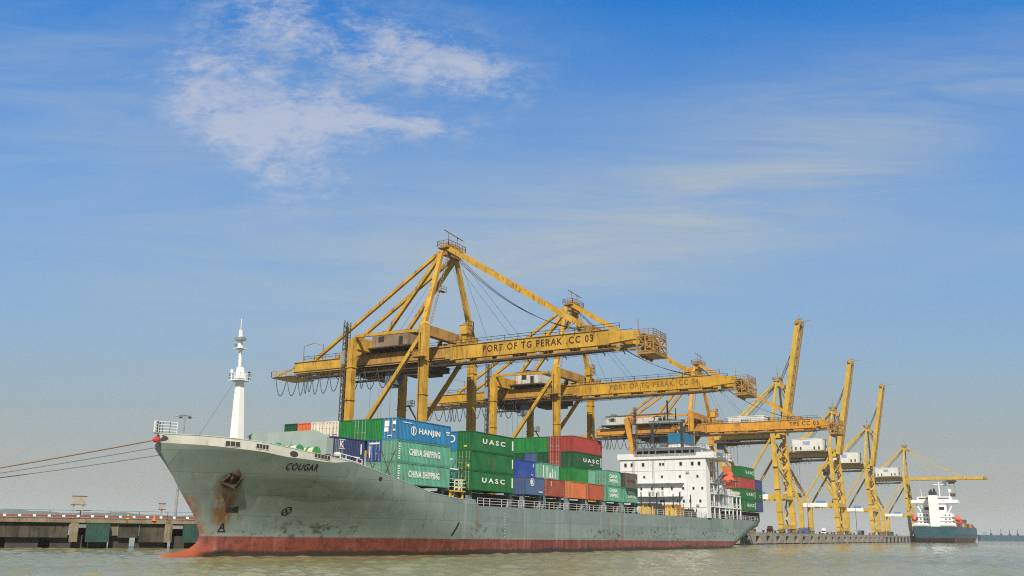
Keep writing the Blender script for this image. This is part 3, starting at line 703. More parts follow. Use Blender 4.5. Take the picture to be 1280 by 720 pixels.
mb = MB(); mb.rail([(S0 - .22, 76.2, 21.2), (S0 - .22, 91.8, 21.2)], .6, 1.3, .018, 2); mb.part('wing_railing', white_p, house); mb = MB(); mb.rail([(221, 71.9, 21.15), (228, 71.9, 21.15), (228, 79, 21.2)], 1.1, 1.2, .03, 3); mb.part('wing_railing', white_p, house)
mb = MB(); mb.rail([(215.2, 76.3, 23.34), (215.2, 91.8, 23.34), (225.8, 91.8, 23.34), (225.8, 76.3, 23.34), (215.2, 76.3, 23.34)], 1.05, 1.5, .03, 3); mb.part('roof_railing', white_p, house)
# open galleries down the port side
mb = MB()
for z, s1 in ((18.0, 224), (15.0, 229), (12.5, 241), (9.45, 241)): mb.box(217.21, s1, 73.95, 78.99, z, z + .28)
mb.part('side_gallery', hw, house)
MB().box(228.01, 240.5, 79.0, 95.6, 6.56, 15.5).part('engine_casing', hw, house)
mb = MB()
for s in (220.5, 224, 228.5, 231.5, 234.5, 237.8, 240.7): mb.beam((s, 74.15, 6.56), (s, 74.15, 12.49), .26)
for s in (220.5, 224): mb.beam((s, 74.15, 12.8), (s, 74.15, 20.59), .24)
mb.part('gallery_post', hw, house)
mb = MB(); mb.rail([(217.3, 74.05, 15.28), (229, 74.05, 15.28)], 1., 1.5, .03, 3); mb.rail([(217.3, 74.05, 12.78), (241, 74.05, 12.78), (241, 78.9, 12.78)], 1., 1.5, .03, 3); mb.rail([(217.3, 74.05, 9.73), (241, 74.05, 9.73)], 1., 1.5, .03, 3); mb.rail([(217.3, 74.05, 18.28), (224, 74.05, 18.28)], 1., 1.5, .03, 3); mb.part('gallery_railing', white_p, house)
mb = MB(); mb.beam((221.0, 74.5, 12.8), (223.5, 74.5, 15.0), .8, .12); mb.beam((224.6, 74.5, 9.75), (227.5, 74.5, 12.5), .8, .12); mb.part('side_stair', hw, house)
# signal mast, exhausts and funnel behind the wheelhouse
mast_grey = paint('mast_grey', (.26, .30, .33), .5, .12, .15)
mb = MB(); mb.box(217.7, 218.3, 88.1, 88.75, 23.342, 29.4); mb.box(217.7, 218.3, 80.4, 81.05, 23.342, 29.4); mb.box(217.6, 218.4, 79.9, 89.2, 29.401, 30.2)
mb.beam((218, 88.2, 26.8), (218, 86.2, 29.4), .2); mb.beam((218, 81.0, 26.8), (218, 83.0, 29.4), .2); gm = mb.part('signal_mast', mast_grey, ship)
mb = MB(); mb.box(217.7, 218.3, 85.9, 86.6, 30.2, 31.0); mb.lathe((218, 84.3, 30.2), [(.22, 0), (.2, 4.6), (.28, 4.62), (.28, 4.9)], 10); mb.lathe((218, 85.0, 30.2), [(.12, 0), (.12, 2.0)], 8); mb.lathe((218, 82.2, 30.2), [(.24, 0), (.14, .7), (.12, 2.9)], 8); mb.beam((217.8, 88.2, 30.9), (217.8, 86.8, 31.5), .15); mb.beam((218, 88, 30.2), (218, 87.6, 31), .2); mb.part('aerial', dark, gm)
mb = MB(); mb.box(217.9, 218.1, 82.2, 87.0, 30.35, 30.5); mb.box(217.9, 218.15, 86.0, 88.0, 31.2, 31.35); mb.part('radar_scanner', dark, gm)
fun = MB(); fun.box(228.5, 236, 84.4, 88.2, 15.501, 25.6); fun.part('funnel', hw, ship)
fo = [o for o in ship.children if o.name.startswith('funnel')][0]
MB().box(228.3, 236.2, 84.2, 88.4, 25.601, 28.2).part('funnel_top', paint('funnel_blue', (.01, .14, .27), .45, .1, .1), fo)
mb = MB()
for y in (85.2, 86.4, 87.4): mb.lathe((231.5, y, 28.2), [(.3, 0), (.3, 1.2)], 10)
mb.part('exhaust_pipe', dark, fo)
# cargo gear on the open deck forward of the house
gear = [(177.5, 179.5, 76, 79, 8.3, coam_m), (180, 186, 75.6, 80, 8.0, yel_p), (187, 192, 75.4, 81, 8.9, coam_m), (193, 199, 75.5, 79.5, 8.1, yel_p), (200, 205, 76, 80, 9.0, paint('ochre_gear', (.32, .17, .04), .6, .3, .6)), (206, 212, 75.5, 80, 8.2, coam_m)]
for a0, a1, b0, b1, z, mt in gear:
    mb = MB(); mb.box(a0, a1, b0, b1, 6.56, z); mb.box(a0 + .4, a1 - .8, b0 + .3, b1 - .6, z + .001, z + .5)
    for k in range(3): mb.beam((a0 + .5 + k * (a1 - a0 - 1) / 2, b0 - .05, 6.6), (a0 + .5 + k * (a1 - a0 - 1) / 2, b0 - .05, z + .7), .18)
    mb.part('hatch_gear', mt, ship)
mb = MB(); mb.lathe((177.2, 75.2, 7.7), [(.5, -.2), (.8, -.1), (.8, .1), (.5, .2)], 16, 1); mb.part('cable_reel', cream, ship)
for s, h_ in ((181.5, 11.4), (186.2, 11.5), (189.8, 11.6), (199.5, 11.7), (203.5, 12.2), (210.5, 12.0)):
    MB().tube([(s, 76.4, 6.56), (s, 76.4, h_)], .13, 6).part('deck_post', dark, ship)
mb = MB(); mb.box(180, 212, 82, 96, 6.56, 8.4); mb.part('empty_hatch_cover', deck_p, ship)
# stern gear
mb = MB()
for s, t_ in ((258, 76.5), (259, 76.5), (261, 79), (256, 76)): mb.lathe((s, t_, 6.55), [(.25, 0), (.25, 1.0), (.36, 1.02), (.36, 1.2)], 10)
mb.box(244, 250, 74.6, 75.4, 6.56, 8.0); mb.part('stern_bollard', dark, ship)

# lifeboat in its davits
ora = paint('lifeboat_orange', (.68, .10, .03), .35, .08, .05)
lb = thing('lifeboat', (232.5, 74.6, 14.6), 'orange enclosed lifeboat hanging in davits beside the white deckhouse', 'lifeboat')
prof = MB(); n = 14; m_ = 16; vs = []
for i in range(n + 1):
    x = -1 + 2 * i / n; w_ = max(.02, (1 - abs(x) ** 2.6)) ** .6
    for j in range(m_):
        an = 2 * math.pi * j / m_; cz = math.sin(an); cyy = math.cos(an)
        yy = 1.5 * w_ * cyy * (1 if cz < .1 else .85); zz_ = (1.45 if cz < 0 else 1.55) * cz * (w_ ** (.7 if cz > 0 else .45))
        vs.append((232.5 + 4.1 * x, 74.6 + yy, 16.25 + zz_))
fs = [(i * m_ + j, i * m_ + (j + 1) % m_, (i + 1) * m_ + (j + 1) % m_, (i + 1) * m_ + j) for i in range(n) for j in range(m_)]
fs += [tuple(range(m_)), tuple(n * m_ + j for j in range(m_))[::-1]]
prof.add(vs, fs); lbh = prof.part('hull', ora, lb, True)
MB().lathe((234.6, 74.6, 17.5), [(.85, 0), (.8, .75), (.5, .95)], 10).part('conning_tower', ora, lb)
mb = MB(); mb.box(228.9, 236.1, 73.02, 73.10, 16.1, 16.25); mb.part('fender_strake', dark, lb)
mb = MB()
for s in (229.8, 235.2): mb.beam((s, 78.5, 12.8), (s, 76.2, 16.5), .35); mb.beam((s, 76.2, 16.5), (s, 74.6, 18.3), .3); mb.tube([(s, 74.6, 18.25), (s, 74.6, 17.6)], .05, 5)
mb.beam((229.3, 74.2, 12.8), (226.6, 74.2, 16.9), .26); mb.beam((229.6, 74.3, 12.9), (233, 74.3, 14.5), .22); mb.part('davit', hw, ship)

# ------------------------------------------------------------------ shipping containers
L40, L20, CW, CH = 12.19, 6.06, 2.42, 2.78
_CM = {}
def container_meshes(L):
    if L in _CM: return _CM[L]
    rd = random.Random(int(L)); b = MB(); hl, w = L / 2, CW / 2
    for x in (-hl, hl - .16):
        for y in (-w, w - .16): b.box(x, x + .16, y, y + .16, 0, CH)
    for y in (-w, w - .12): b.box(-hl + .16, hl - .16, y, y + .12, 0, .16); b.box(-hl + .16, hl - .16, y, y + .09, CH - .12, CH)
    for x in (-hl, hl - .12): b.box(x, x + .12, -w + .16, w - .16, 0, .14); b.box(x, x + .12, -w + .16, w - .16, CH - .12, CH)
    for sg in (-1, 1):     # corrugated sides
        n = int((L - .32) / .29); d = (L - .32) / n; pts = []
        for k in range(n):
            x = -hl + .16 + k * d
            pts += [(x, .02), (x + d * .26, .02), (x + d * .44, .085), (x + d * .80, .085)]
        pts.append((hl - .16, .02))
        vs = [(x, sg * (w - q), z) for x, q in pts for z in (.16, CH - .12)]
        b.add(vs, [(2 * k, 2 * k + 2, 2 * k + 3, 2 * k + 1) if sg < 0 else (2 * k + 1, 2 * k + 3, 2 * k + 2, 2 * k) for k in range(len(pts) - 1)])
    n = 8; d = (CW - .32) / n; pts = []      # corrugated aft end
    for k in range(n):
        y = -w + .16 + k * d; pts += [(y, .035), (y + d * .28, .035), (y + d * .5, .08), (y + d * .78, .08)]
    pts.append((w - .16, .035))
    b.add([(hl - q, y, z) for y, q in pts for z in (.14, CH - .12)], [(2 * k, 2 * k + 2, 2 * k + 3, 2 * k + 1) for k in range(len(pts) - 1)])
    n = int(L / .6); d = (L - .24) / n       # roof
    vs = []
    for k in range(n + 1):
        x = -hl + .12 + k * d
        for y in (-w + .09, w - .09): vs.append((x, y, CH - .02 - (.025 if k % 2 else 0)))
    b.add(vs, [(2 * k, 2 * k + 2, 2 * k + 3, 2 * k + 1) for k in range(n)])
    b.add([(-hl + .1, -w + .1, .1), (hl - .1, -w + .1, .1), (hl - .1, w - .1, .1), (-hl + .1, w - .1, .1)], [(0, 3, 2, 1)])
    body = b
    door = MB(); x = -hl
    for y0, y1 in ((-w + .17, -.012), (.012, w - .17)): door.box(x + .03, x + .09, y0, y1, .15, CH - .13)
    end = MB(); pts2 = []; n = 8; d = (CW - .32) / n
    for k in range(n):
        y = -w + .16 + k * d; pts2 += [(y, .035), (y + d * .28, .035), (y + d * .5, .08), (y + d * .78, .08)]
    pts2.append((w - .16, .035))
    end.add([(-hl + q, y, z) for y, q in pts2 for z in (.14, CH - .12)], [(2 * k + 1, 2 * k + 3, 2 * k + 2, 2 * k) for k in range(len(pts2) - 1)])
    rods = MB()
    for y in (-.86, -.34, .34, .86):
        rods.beam((x + .0, y, .12), (x + .0, y, CH - .08), .05)
        for z in (.25, .9, 1.9, CH - .25): rods.box(x - .02, x + .028, y - .09, y + .09, z - .04, z + .04)
    rods.box(x - .03, x + .0, -.95, -.2, 1.0, 1.06); rods.box(x - .03, x + .0, .2, .95, 1.0, 1.06)
    blank = flat('unset', (.5, .5, .5))
    r = (body.mesh('container_body', blank), door.mesh('container_door', blank), end.mesh('container_end', blank), rods.mesh('locking_rod', blank))
    _CM[L] = r; return r
CC = dict(green=(.007, .105, .028), brightgreen=(.008, .160, .034), darkgreen=(.008, .070, .028), jade=(.075, .265, .185), jade2=(.115, .31, .22), hanjin=(.008, .145, .32),
          blue=(.012, .055, .24), navy=(.030, .045, .13), slate=(.045, .085, .19), royal=(.014, .05, .26), white=(.66, .60, .50), orange=(.58, .12, .025), red=(.25, .030, .022), brown=(.22, .050, .030),
          rust=(.30, .065, .025), burnt=(.46, .12, .03), peach=(.52, .40, .31), grey=(.3, .3, .3), teal=(.03, .14, .14))
def cpaint(k): return paint('container_' + k, CC[k], .5, .16, .30 if k not in ('white', 'jade', 'jade2', 'peach') else .38, (.17, .07, .03), scale=.45)
lw = flat('white_lettering', (.74, .74, .70), .55)
def text_part(parent, L, items, mat=lw, name='lettering'):
    """items: (kind, ...) on the port side, in metres from the container's forward end / bottom"""
    if len(items) > 1 and all(it[0] == 'B' for it in items):
        for it in items: text_part(parent, L, [it], mat, 'painted_block')
        return
    mb = MB(); y = -CW / 2 - .012; hl = L / 2
    for it in items:
        if it[0] == 'T': _, body, x0, z0, w_, h_, sp = it; letter(mb, body, (-hl + x0, y, z0), (1, 0, 0), (0, 0, 1), w_, h_, bold=.035, spacing=sp)
        elif it[0] == 'B': _, x0, x1, z0, z1 = it; mb.box(-hl + x0, -hl + x1, y, y + .008, z0, z1)
        elif it[0] == 'R':
            _, x0, z0, r = it; n = 20
            vs = [(-hl + x0 + q * math.cos(2 * math.pi * i / n), y, z0 + q * math.sin(2 * math.pi * i / n)) for i in range(n) for q in (r, r * .78)]
            mb.add(vs, [(2 * i, 2 * i + 1, 2 * ((i + 1) % n) + 1, 2 * ((i + 1) % n)) for i in range(n)])
        elif it[0] == 'E':     # marks on the forward end panel: y0, y1, z0, z1
            _, y0, y1, z0, z1 = it; mb.box(-hl - .05, -hl - .042, y0, y1, z0, z1)
        elif it[0] == 'ER':
            _, y0, z0, r = it; n = 18
            vs = [(-hl - .05, y0 + q * math.cos(2 * math.pi * i / n), z0 + q * math.sin(2 * math.pi * i / n)) for i in range(n) for q in (r, r * .7)]
            mb.add(vs, [(2 * i, 2 * i + 1, 2 * ((i + 1) % n) + 1, 2 * ((i + 1) % n)) for i in range(n)])
    o = bpy.data.objects.new(name, mb.mesh(name, mat)); COL.objects.link(o); o.parent = parent; return o
rod_m = paint('lock_rod_steel', (.30, .29, .25), .5, .2, .4)
def container(s0, L, row_t, z, col, label, door=False, items=None, group='containers stacked on the ship', ry=0, items_mat=None):
    body, dr, en, rods = container_meshes(L); mt = cpaint(col)
    o = bpy.data.objects.new('shipping_container', body); COL.objects.link(o)
    o.location = (s0 + L / 2, row_t + CW / 2, z); o.rotation_euler = (0, 0, ry)
    o.material_slots[0].link = 'OBJECT'; o.material_slots[0].material = mt
    tag(o, label, 'shipping container', group)
    e = bpy.data.objects.new('door' if door else 'end_panel', dr if door else en); COL.objects.link(e); e.parent = o
    e.material_slots[0].link = 'OBJECT'; e.material_slots[0].material = mt
    if door:
        k = bpy.data.objects.new('locking_rod', rods); COL.objects.link(k); k.parent = e
        k.material_slots[0].link = 'OBJECT'; k.material_slots[0].material = rod_m
    if items: text_part(o, L, items, items_mat or lw)
    return o
RT = lambda r: 74.0 + 2.46 * r
BASE = 8.9; TZ = lambda k: BASE + 2.8 * (k - 1)
def HANJIN(): return [('R', 3.5, 1.35, .62), ('B', 3.35, 3.6, .8, 1.9), ('T', 'HANJIN', 4.7, .85, 4.9, .95, 1.1), ('B', 1.1, 3.1, 2.25, 2.34), ('B', 11.0, 11.9, 1.75, 1.95), ('B', 11.2, 11.8, 1.45, 1.6),
                       ('E', -.95, -.45, 1.9, 2.35), ('E', .1, .85, 1.65, 2.4), ('E', -.4, .3, .45, .55), ('E', .2, .9, 1.0, 1.55), ('E', -.9, -.55, 1.1, 1.3)]
def CHINA(): return [('T', 'CHINA SHIPPING', 2.7, .95, 7.0, .88, 1.1)] + [('B', .45, .78, .35 + .3 * k, .53 + .3 * k) for k in range(7)]
def UASC(): return [('T', 'U A S C', 3.0, 1.15, 6.4, .72, 1.0), ('B', 11.45, 11.85, .75, 2.2)]
Z = [None] + [TZ(k) for k in range(1, 5)]
b0 = 96.5
container(b0, L40, RT(0), Z[3], 'hanjin', 'blue container lettered HANJIN on top of the forward stack', True, HANJIN())
container(b0, L40, RT(0), Z[2], 'jade', 'pale green CHINA SHIPPING container directly under the HANJIN one', True, CHINA())
container(b0, L40, RT(0), Z[1], 'jade', 'lowest pale green CHINA SHIPPING container, just above the bulwark', True, CHINA())
for r, c, lab in ((1, 'brightgreen', 'bright green container end right beside the blue HANJIN container'), (2, 'brightgreen', 'bright green container end, middle one of three on the front row'), (3, 'brightgreen', 'bright green container end next to the white ones on the front row'),
                  (4, 'white', 'off-white container end touching the bright green ones, front row'), (5, 'white', 'off-white container end touching the orange one, front row'), (6, 'orange', 'orange container end between the dark green and white ones'),
                  (7, 'darkgreen', 'dark green container end at the far left of the front row')):
    container(b0, L40, RT(r), Z[3], c, lab, r in (2, 4, 5))
container(b0, L40, RT(1), Z[2], 'blue', 'narrow bright blue container end between navy and CHINA SHIPPING containers', True, [('E', -.9, .75, 2.25, 2.45), ('E', .55, .7, .5, 2.1)])
container(b0, L40, RT(1), Z[1], 'jade2', 'pale green container end below the narrow bright blue one', True)
container(90.1, L20, RT(2), Z[2], 'navy', 'navy blue container with white square logo just behind the breakwater', False, [('T', 'K', 1.15, 1.5, .8, .85, 1.0), ('B', 1.0, 2.2, 1.32, 1.40), ('B', 1.0, 2.2, 2.45, 2.53), ('B', 5.2, 5.45, .9, 2.2), ('B', 3.4, 5.2, .45, .55)])
container(90.1, L20, RT(2), Z[1], 'red', 'dark red container under the navy one, half hidden by the bulwark')
for r in range(2, 8):
    pass
b1 = 114.0
yl = flat('yellow_mark', (.7, .55, .03))
c_ = container(b1, L40, RT(0), Z[3], 'green', 'top green container of the tall three-high UASC stack', False, UASC())
text_part(c_, L40, [('E', -.45, .05, .5, .68)], yl, 'mark')
c_ = container(b1, L40, RT(0), Z[2], 'green', 'middle green container without lettering in the UASC stack', True, [('B', 11.5, 11.8, .8, 2.2)])
text_part(c_, L40, [('E', -.95, -.5, .45, .8)], yl, 'mark')
container(b1, L40, RT(0), Z[1], 'green', 'bottom green UASC container above the white deck railing', True, UASC())
container(b1, L40, RT(1), Z[3], 'hanjin', 'blue container end with a white ring, left of the UASC stack', False, [('ER', -.3, 1.7, .55), ('E', .75, .85, .6, 2.0)])
container(b1, L40, RT(1), Z[2], 'jade', 'pale green container end below the blue one with the ring', False)
container(b1, L40, RT(1), Z[1], 'teal', 'dark teal container end at the bottom beside the UASC stack', False)
b2 = 151.0
container(b2, L40, RT(1), Z[4], 'red', 'faded red container on top of the four-high middle stack', False)
container(b2, L40, RT(2), Z[4], 'red', 'red container end on the top tier, right of the bright green ones', True)
for r, lab in ((3, 'bright green container end on the top tier touching the red one'), (4, 'bright green container end on the top tier, between two green ones'), (5, 'bright green container end on the top tier, right beside the UASC stack')):
    container(b2, L40, RT(r), Z[4], 'brightgreen', lab, False)
container(b2, L40, RT(1), Z[3], 'darkgreen', 'dark green UASC container right under the faded red one', False, [('T', 'U A S C', 4.2, 1.15, 6.6, .72, 1.0), ('B', 11.5, 11.85, .6, 2.3), ('B', 7.0, 8.3, .75, .85)])
container(b2, L40, RT(2), Z[3], 'red', 'red container end in the third tier beside the dark green UASC one', True)
container(b2, L40, RT(3), Z[3], 'darkgreen', 'dark green container end in the third tier left of the red one', False)
container(b2, L40, RT(4), Z[3], 'slate', 'slate blue container end in the third tier above the royal blue box', False)
container(b2, L40, RT(5), Z[3], 'darkgreen', 'dark green container end half hidden behind the UASC stack', False)
container(b2, L20, RT(1), Z[2], 'brightgreen', 'short bright green container in the second tier under the UASC one')
container(b2 + 6.4, L20, RT(1), Z[2], 'jade2', 'short pale green container beside the bright green one, second tier')
container(b2, L20, RT(2), Z[2], 'brightgreen', 'bright green container end seen left of the short bright green one')
g20 = 'containers stacked on the ship'
container(129.8, L20, RT(0), Z[1], 'slate', 'slate blue short container with white R mark on the bottom tier', False, [('T', 'R', 1.7, 1.6, .8, .7, 1.0), ('R', 2.1, 1.95, .62), ('B', 4.2, 5.5, .45, .6)])
container(137.1, L20, RT(0), Z[1], 'brown', 'brown short container on the bottom tier right of the slate blue one', True, [('B', 1.1, 1.25, 1.6, 2.4)])
container(145.2, L20, RT(0), Z[1], 'burnt', 'burnt orange short container on the bottom tier', True)
container(152.4, L20, RT(0), Z[1], 'rust', 'rust red short container on the bottom tier right of the orange one', True)
container(160.1, L20, RT(0), Z[1], 'jade', 'pale green CHINA SHIPPING short container on the bottom tier, rust red one to its left', False, [('T', 'CHINA', .9, 1.6, 3.6, .7, 1.0), ('T', 'SHIPPING', .9, .7, 3.9, .7, 1.0)])
container(168.1, L20, RT(0), Z[1], 'jade', 'pale green CHINA SHIPPING short container at the right end of the bottom tier', False, [('T', 'CHINA', 1.2, 1.55, 3.4, .6, 1.0), ('T', 'SHIPPING', 1.2, .85, 3.8, .6, 1.0)])
container(160.1, L20, RT(0), Z[2], 'jade', 'pale green CHINA SHIPPING short container in the second tier beside the peach one', True, [('T', 'CHINA', .9, 1.4, 3.6, .65, 1.0), ('T', 'SHIPPING', .9, .6, 3.9, .65, 1.0)])
container(168.1, L20, RT(0), Z[2], 'peach', 'peach coloured short container in front of the white deckhouse', False, [('B', 1.2, 4.9, 1.15, 1.5), ('B', 1.4, 1.7, .9, 1.14), ('B', 3.9, 4.2, .9, 1.14)], items_mat=flat('faded_red_lettering', (.42, .12, .09)))
container(131.3, L20, RT(1), Z[2], 'royal', 'royal blue short container on the second tier above the slate blue one', False, [('B', 4.6, 5.3, .5, .62), ('B', 5.2, 5.4, 1.8, 2.4)])
container(139.6, L20, RT(1), Z[2], 'jade2', 'pale green short container with white blocks, above the brown one', False, [('B', .3, .6, .4, 2.4), ('B', 1.6, 1.9, .4, 2.2), ('B', 2.6, 3.1, .4, 1.3), ('B', 3.6, 3.9, .4, 2.0), ('B', 4.5, 4.8, .4, 1.6)])
for s_, lab in ((131.3, 'dark green container behind the slate blue one, below the royal blue one'), (139.6, 'dark green container behind the brown one, below the white-striped pale green one')):
    container(s_, L20, RT(1), Z[1], 'darkgreen', lab)
# stern stack
b3, zb = 242.0, 9.25
ZS = [None] + [zb + 2.82 * k for k in range(4)]
ug = lambda: [('T', 'U A S C', 4.2, 1.1, 6.4, .8, 1.0), ('B', 11.5, 11.85, .6, 2.3)]
container(b3, L40, RT(0), ZS[4], 'green', 'green UASC container on top of the stern stack', False, ug())
container(b3, L40, RT(0), ZS[3], 'red', 'red container in the stern stack behind the lifeboat', True)
container(b3, L40, RT(0), ZS[2], 'green', 'green UASC container under the red one at the stern', False, ug())
container(b3, L40, RT(0), ZS[1], 'green', 'green UASC container at the bottom of the stern stack', False, ug())
container(b3, L40, RT(1), ZS[4], 'burnt', 'orange container end beside the top green one at the stern', False)
container(b3, L40, RT(1), ZS[3], 'rust', 'rust red container end behind the lifeboat', False)
container(b3 + 12.7, L20, RT(0), ZS[3], 'navy', 'navy container showing past the stern stack, topmost one', False)
container(b3 + 12.7, L20, RT(0), ZS[2], 'darkgreen', 'dark green container with a white C between the two navy ones', False, [('T', 'C', 3.2, .9, .8, .8, 1.0)])
container(b3 + 12.7, L20, RT(0), ZS[1], 'navy', 'navy container at the stern, lowest one above the deck', False)

# ------------------------------------------------------------------ mooring ropes
def rope(p, q, sag, mat, label, r=.05):
    p, q = Vector(p), Vector(q); pts = []
    for k in range(41):
        u = k / 40; c = p.lerp(q, u); c.z -= sag * 4 * u * (1 - u); pts.append(c)
    o = MB().tube(pts, r, 6).solo('mooring_rope', mat, tuple(p), True); tag(o, label, 'mooring rope', 'ropes from the bow to the jetty')
rope_r = flat('rust_rope', (.22, .12, .07), .9); rope_g = flat('grey_rope', (.18, .16, .14), .9)
bollard_a = J(-36.0, .9, 4.35); bollard_b = J(-40.0, .9, 4.35)
rope((69.35, TC - .75, 12.5), tuple(bollard_a), .5, rope_r, 'thick brownish mooring rope from the red plug at the bow, uppermost of three', .075)
rope((70.9, TC + .6, 11.9), tuple(bollard_a + Vector((0, 0, .02))), .55, rope_g, 'thin mooring rope from the bow, between the two others')
rope((71.6, TC + .8, 11.1), tuple(bollard_b), .7, rope_g, 'thin mooring rope from the bow, lowest of three')
for q, lab in ((bollard_a, 'iron mooring bollard on the jetty holding two ropes'), (bollard_b, 'iron mooring bollard on the jetty holding one rope')):
    tag(MB().lathe(tuple(q - Vector((0, 0, .2))), [(.35, 0), (.28, .1), (.28, .6), (.42, .65), (.42, .8)], 12).solo('mooring_bollard', dark, tuple(q - Vector((0, 0, .2)))), lab, 'bollard')

# ------------------------------------------------------------------ ship-to-shore gantry cranes
WS = 104.0            # waterside rail
def catenary(mb, p, q, sag, r=.05, n=8):
    p, q = Vector(p), Vector(q); mb.tube([p.lerp(q, k / n) - Vector((0, 0, sag * 4 * (k / n) * (1 - k / n))) for k in range(n + 1)], r, 4)
def bogies(root, xs, t0, t1, mat):
    for x in xs:
        for t_ in (t0, t1):
            b = MB(); b.box(x - 4.2, x + 4.2, t_ - .55, t_ + .55, QZ + 1.25, QZ + 1.9); b.box(x - 3.9, x - .5, t_ - .45, t_ + .45, QZ + .55, QZ + 1.249); b.box(x + .5, x + 3.9, t_ - .45, t_ + .45, QZ + .55, QZ + 1.249)
            o = b.part('bogie', mat, root); w = MB()
            for k in range(8): w.lathe((x - 3.5 + k * 1.0, t_, QZ + .42), [(.4, -.2), (.4, .2)], 10, 1)
            w.part('wheel', dark, o)
def tip_platform(mb, x0, x1, t0, t1, z0, z1):
    for x in (x0, (x0 + x1) / 2, x1):
        for t_ in (t0, (t0 + t1) / 2, t1): mb.beam((x, t_, z0), (x, t_, z1), .22)
    for z in (z0, (z0 + z1) / 2, z1):
        for x in (x0, x1): mb.beam((x, t0, z), (x, t1, z), .18)
        for t_ in (t0, t1): mb.beam((x0, t_, z), (x1, t_, z), .18)
    for x in (x0, x1): mb.beam((x, t0, z0), (x, t1, z1), .14); mb.beam((x, t1, z0), (x, t0, z1), .14)
    mb.beam((x0, t0, z0), (x1, t0, z1), .14); mb.beam((x1, t0, z0), (x0, t0, z1), .14)

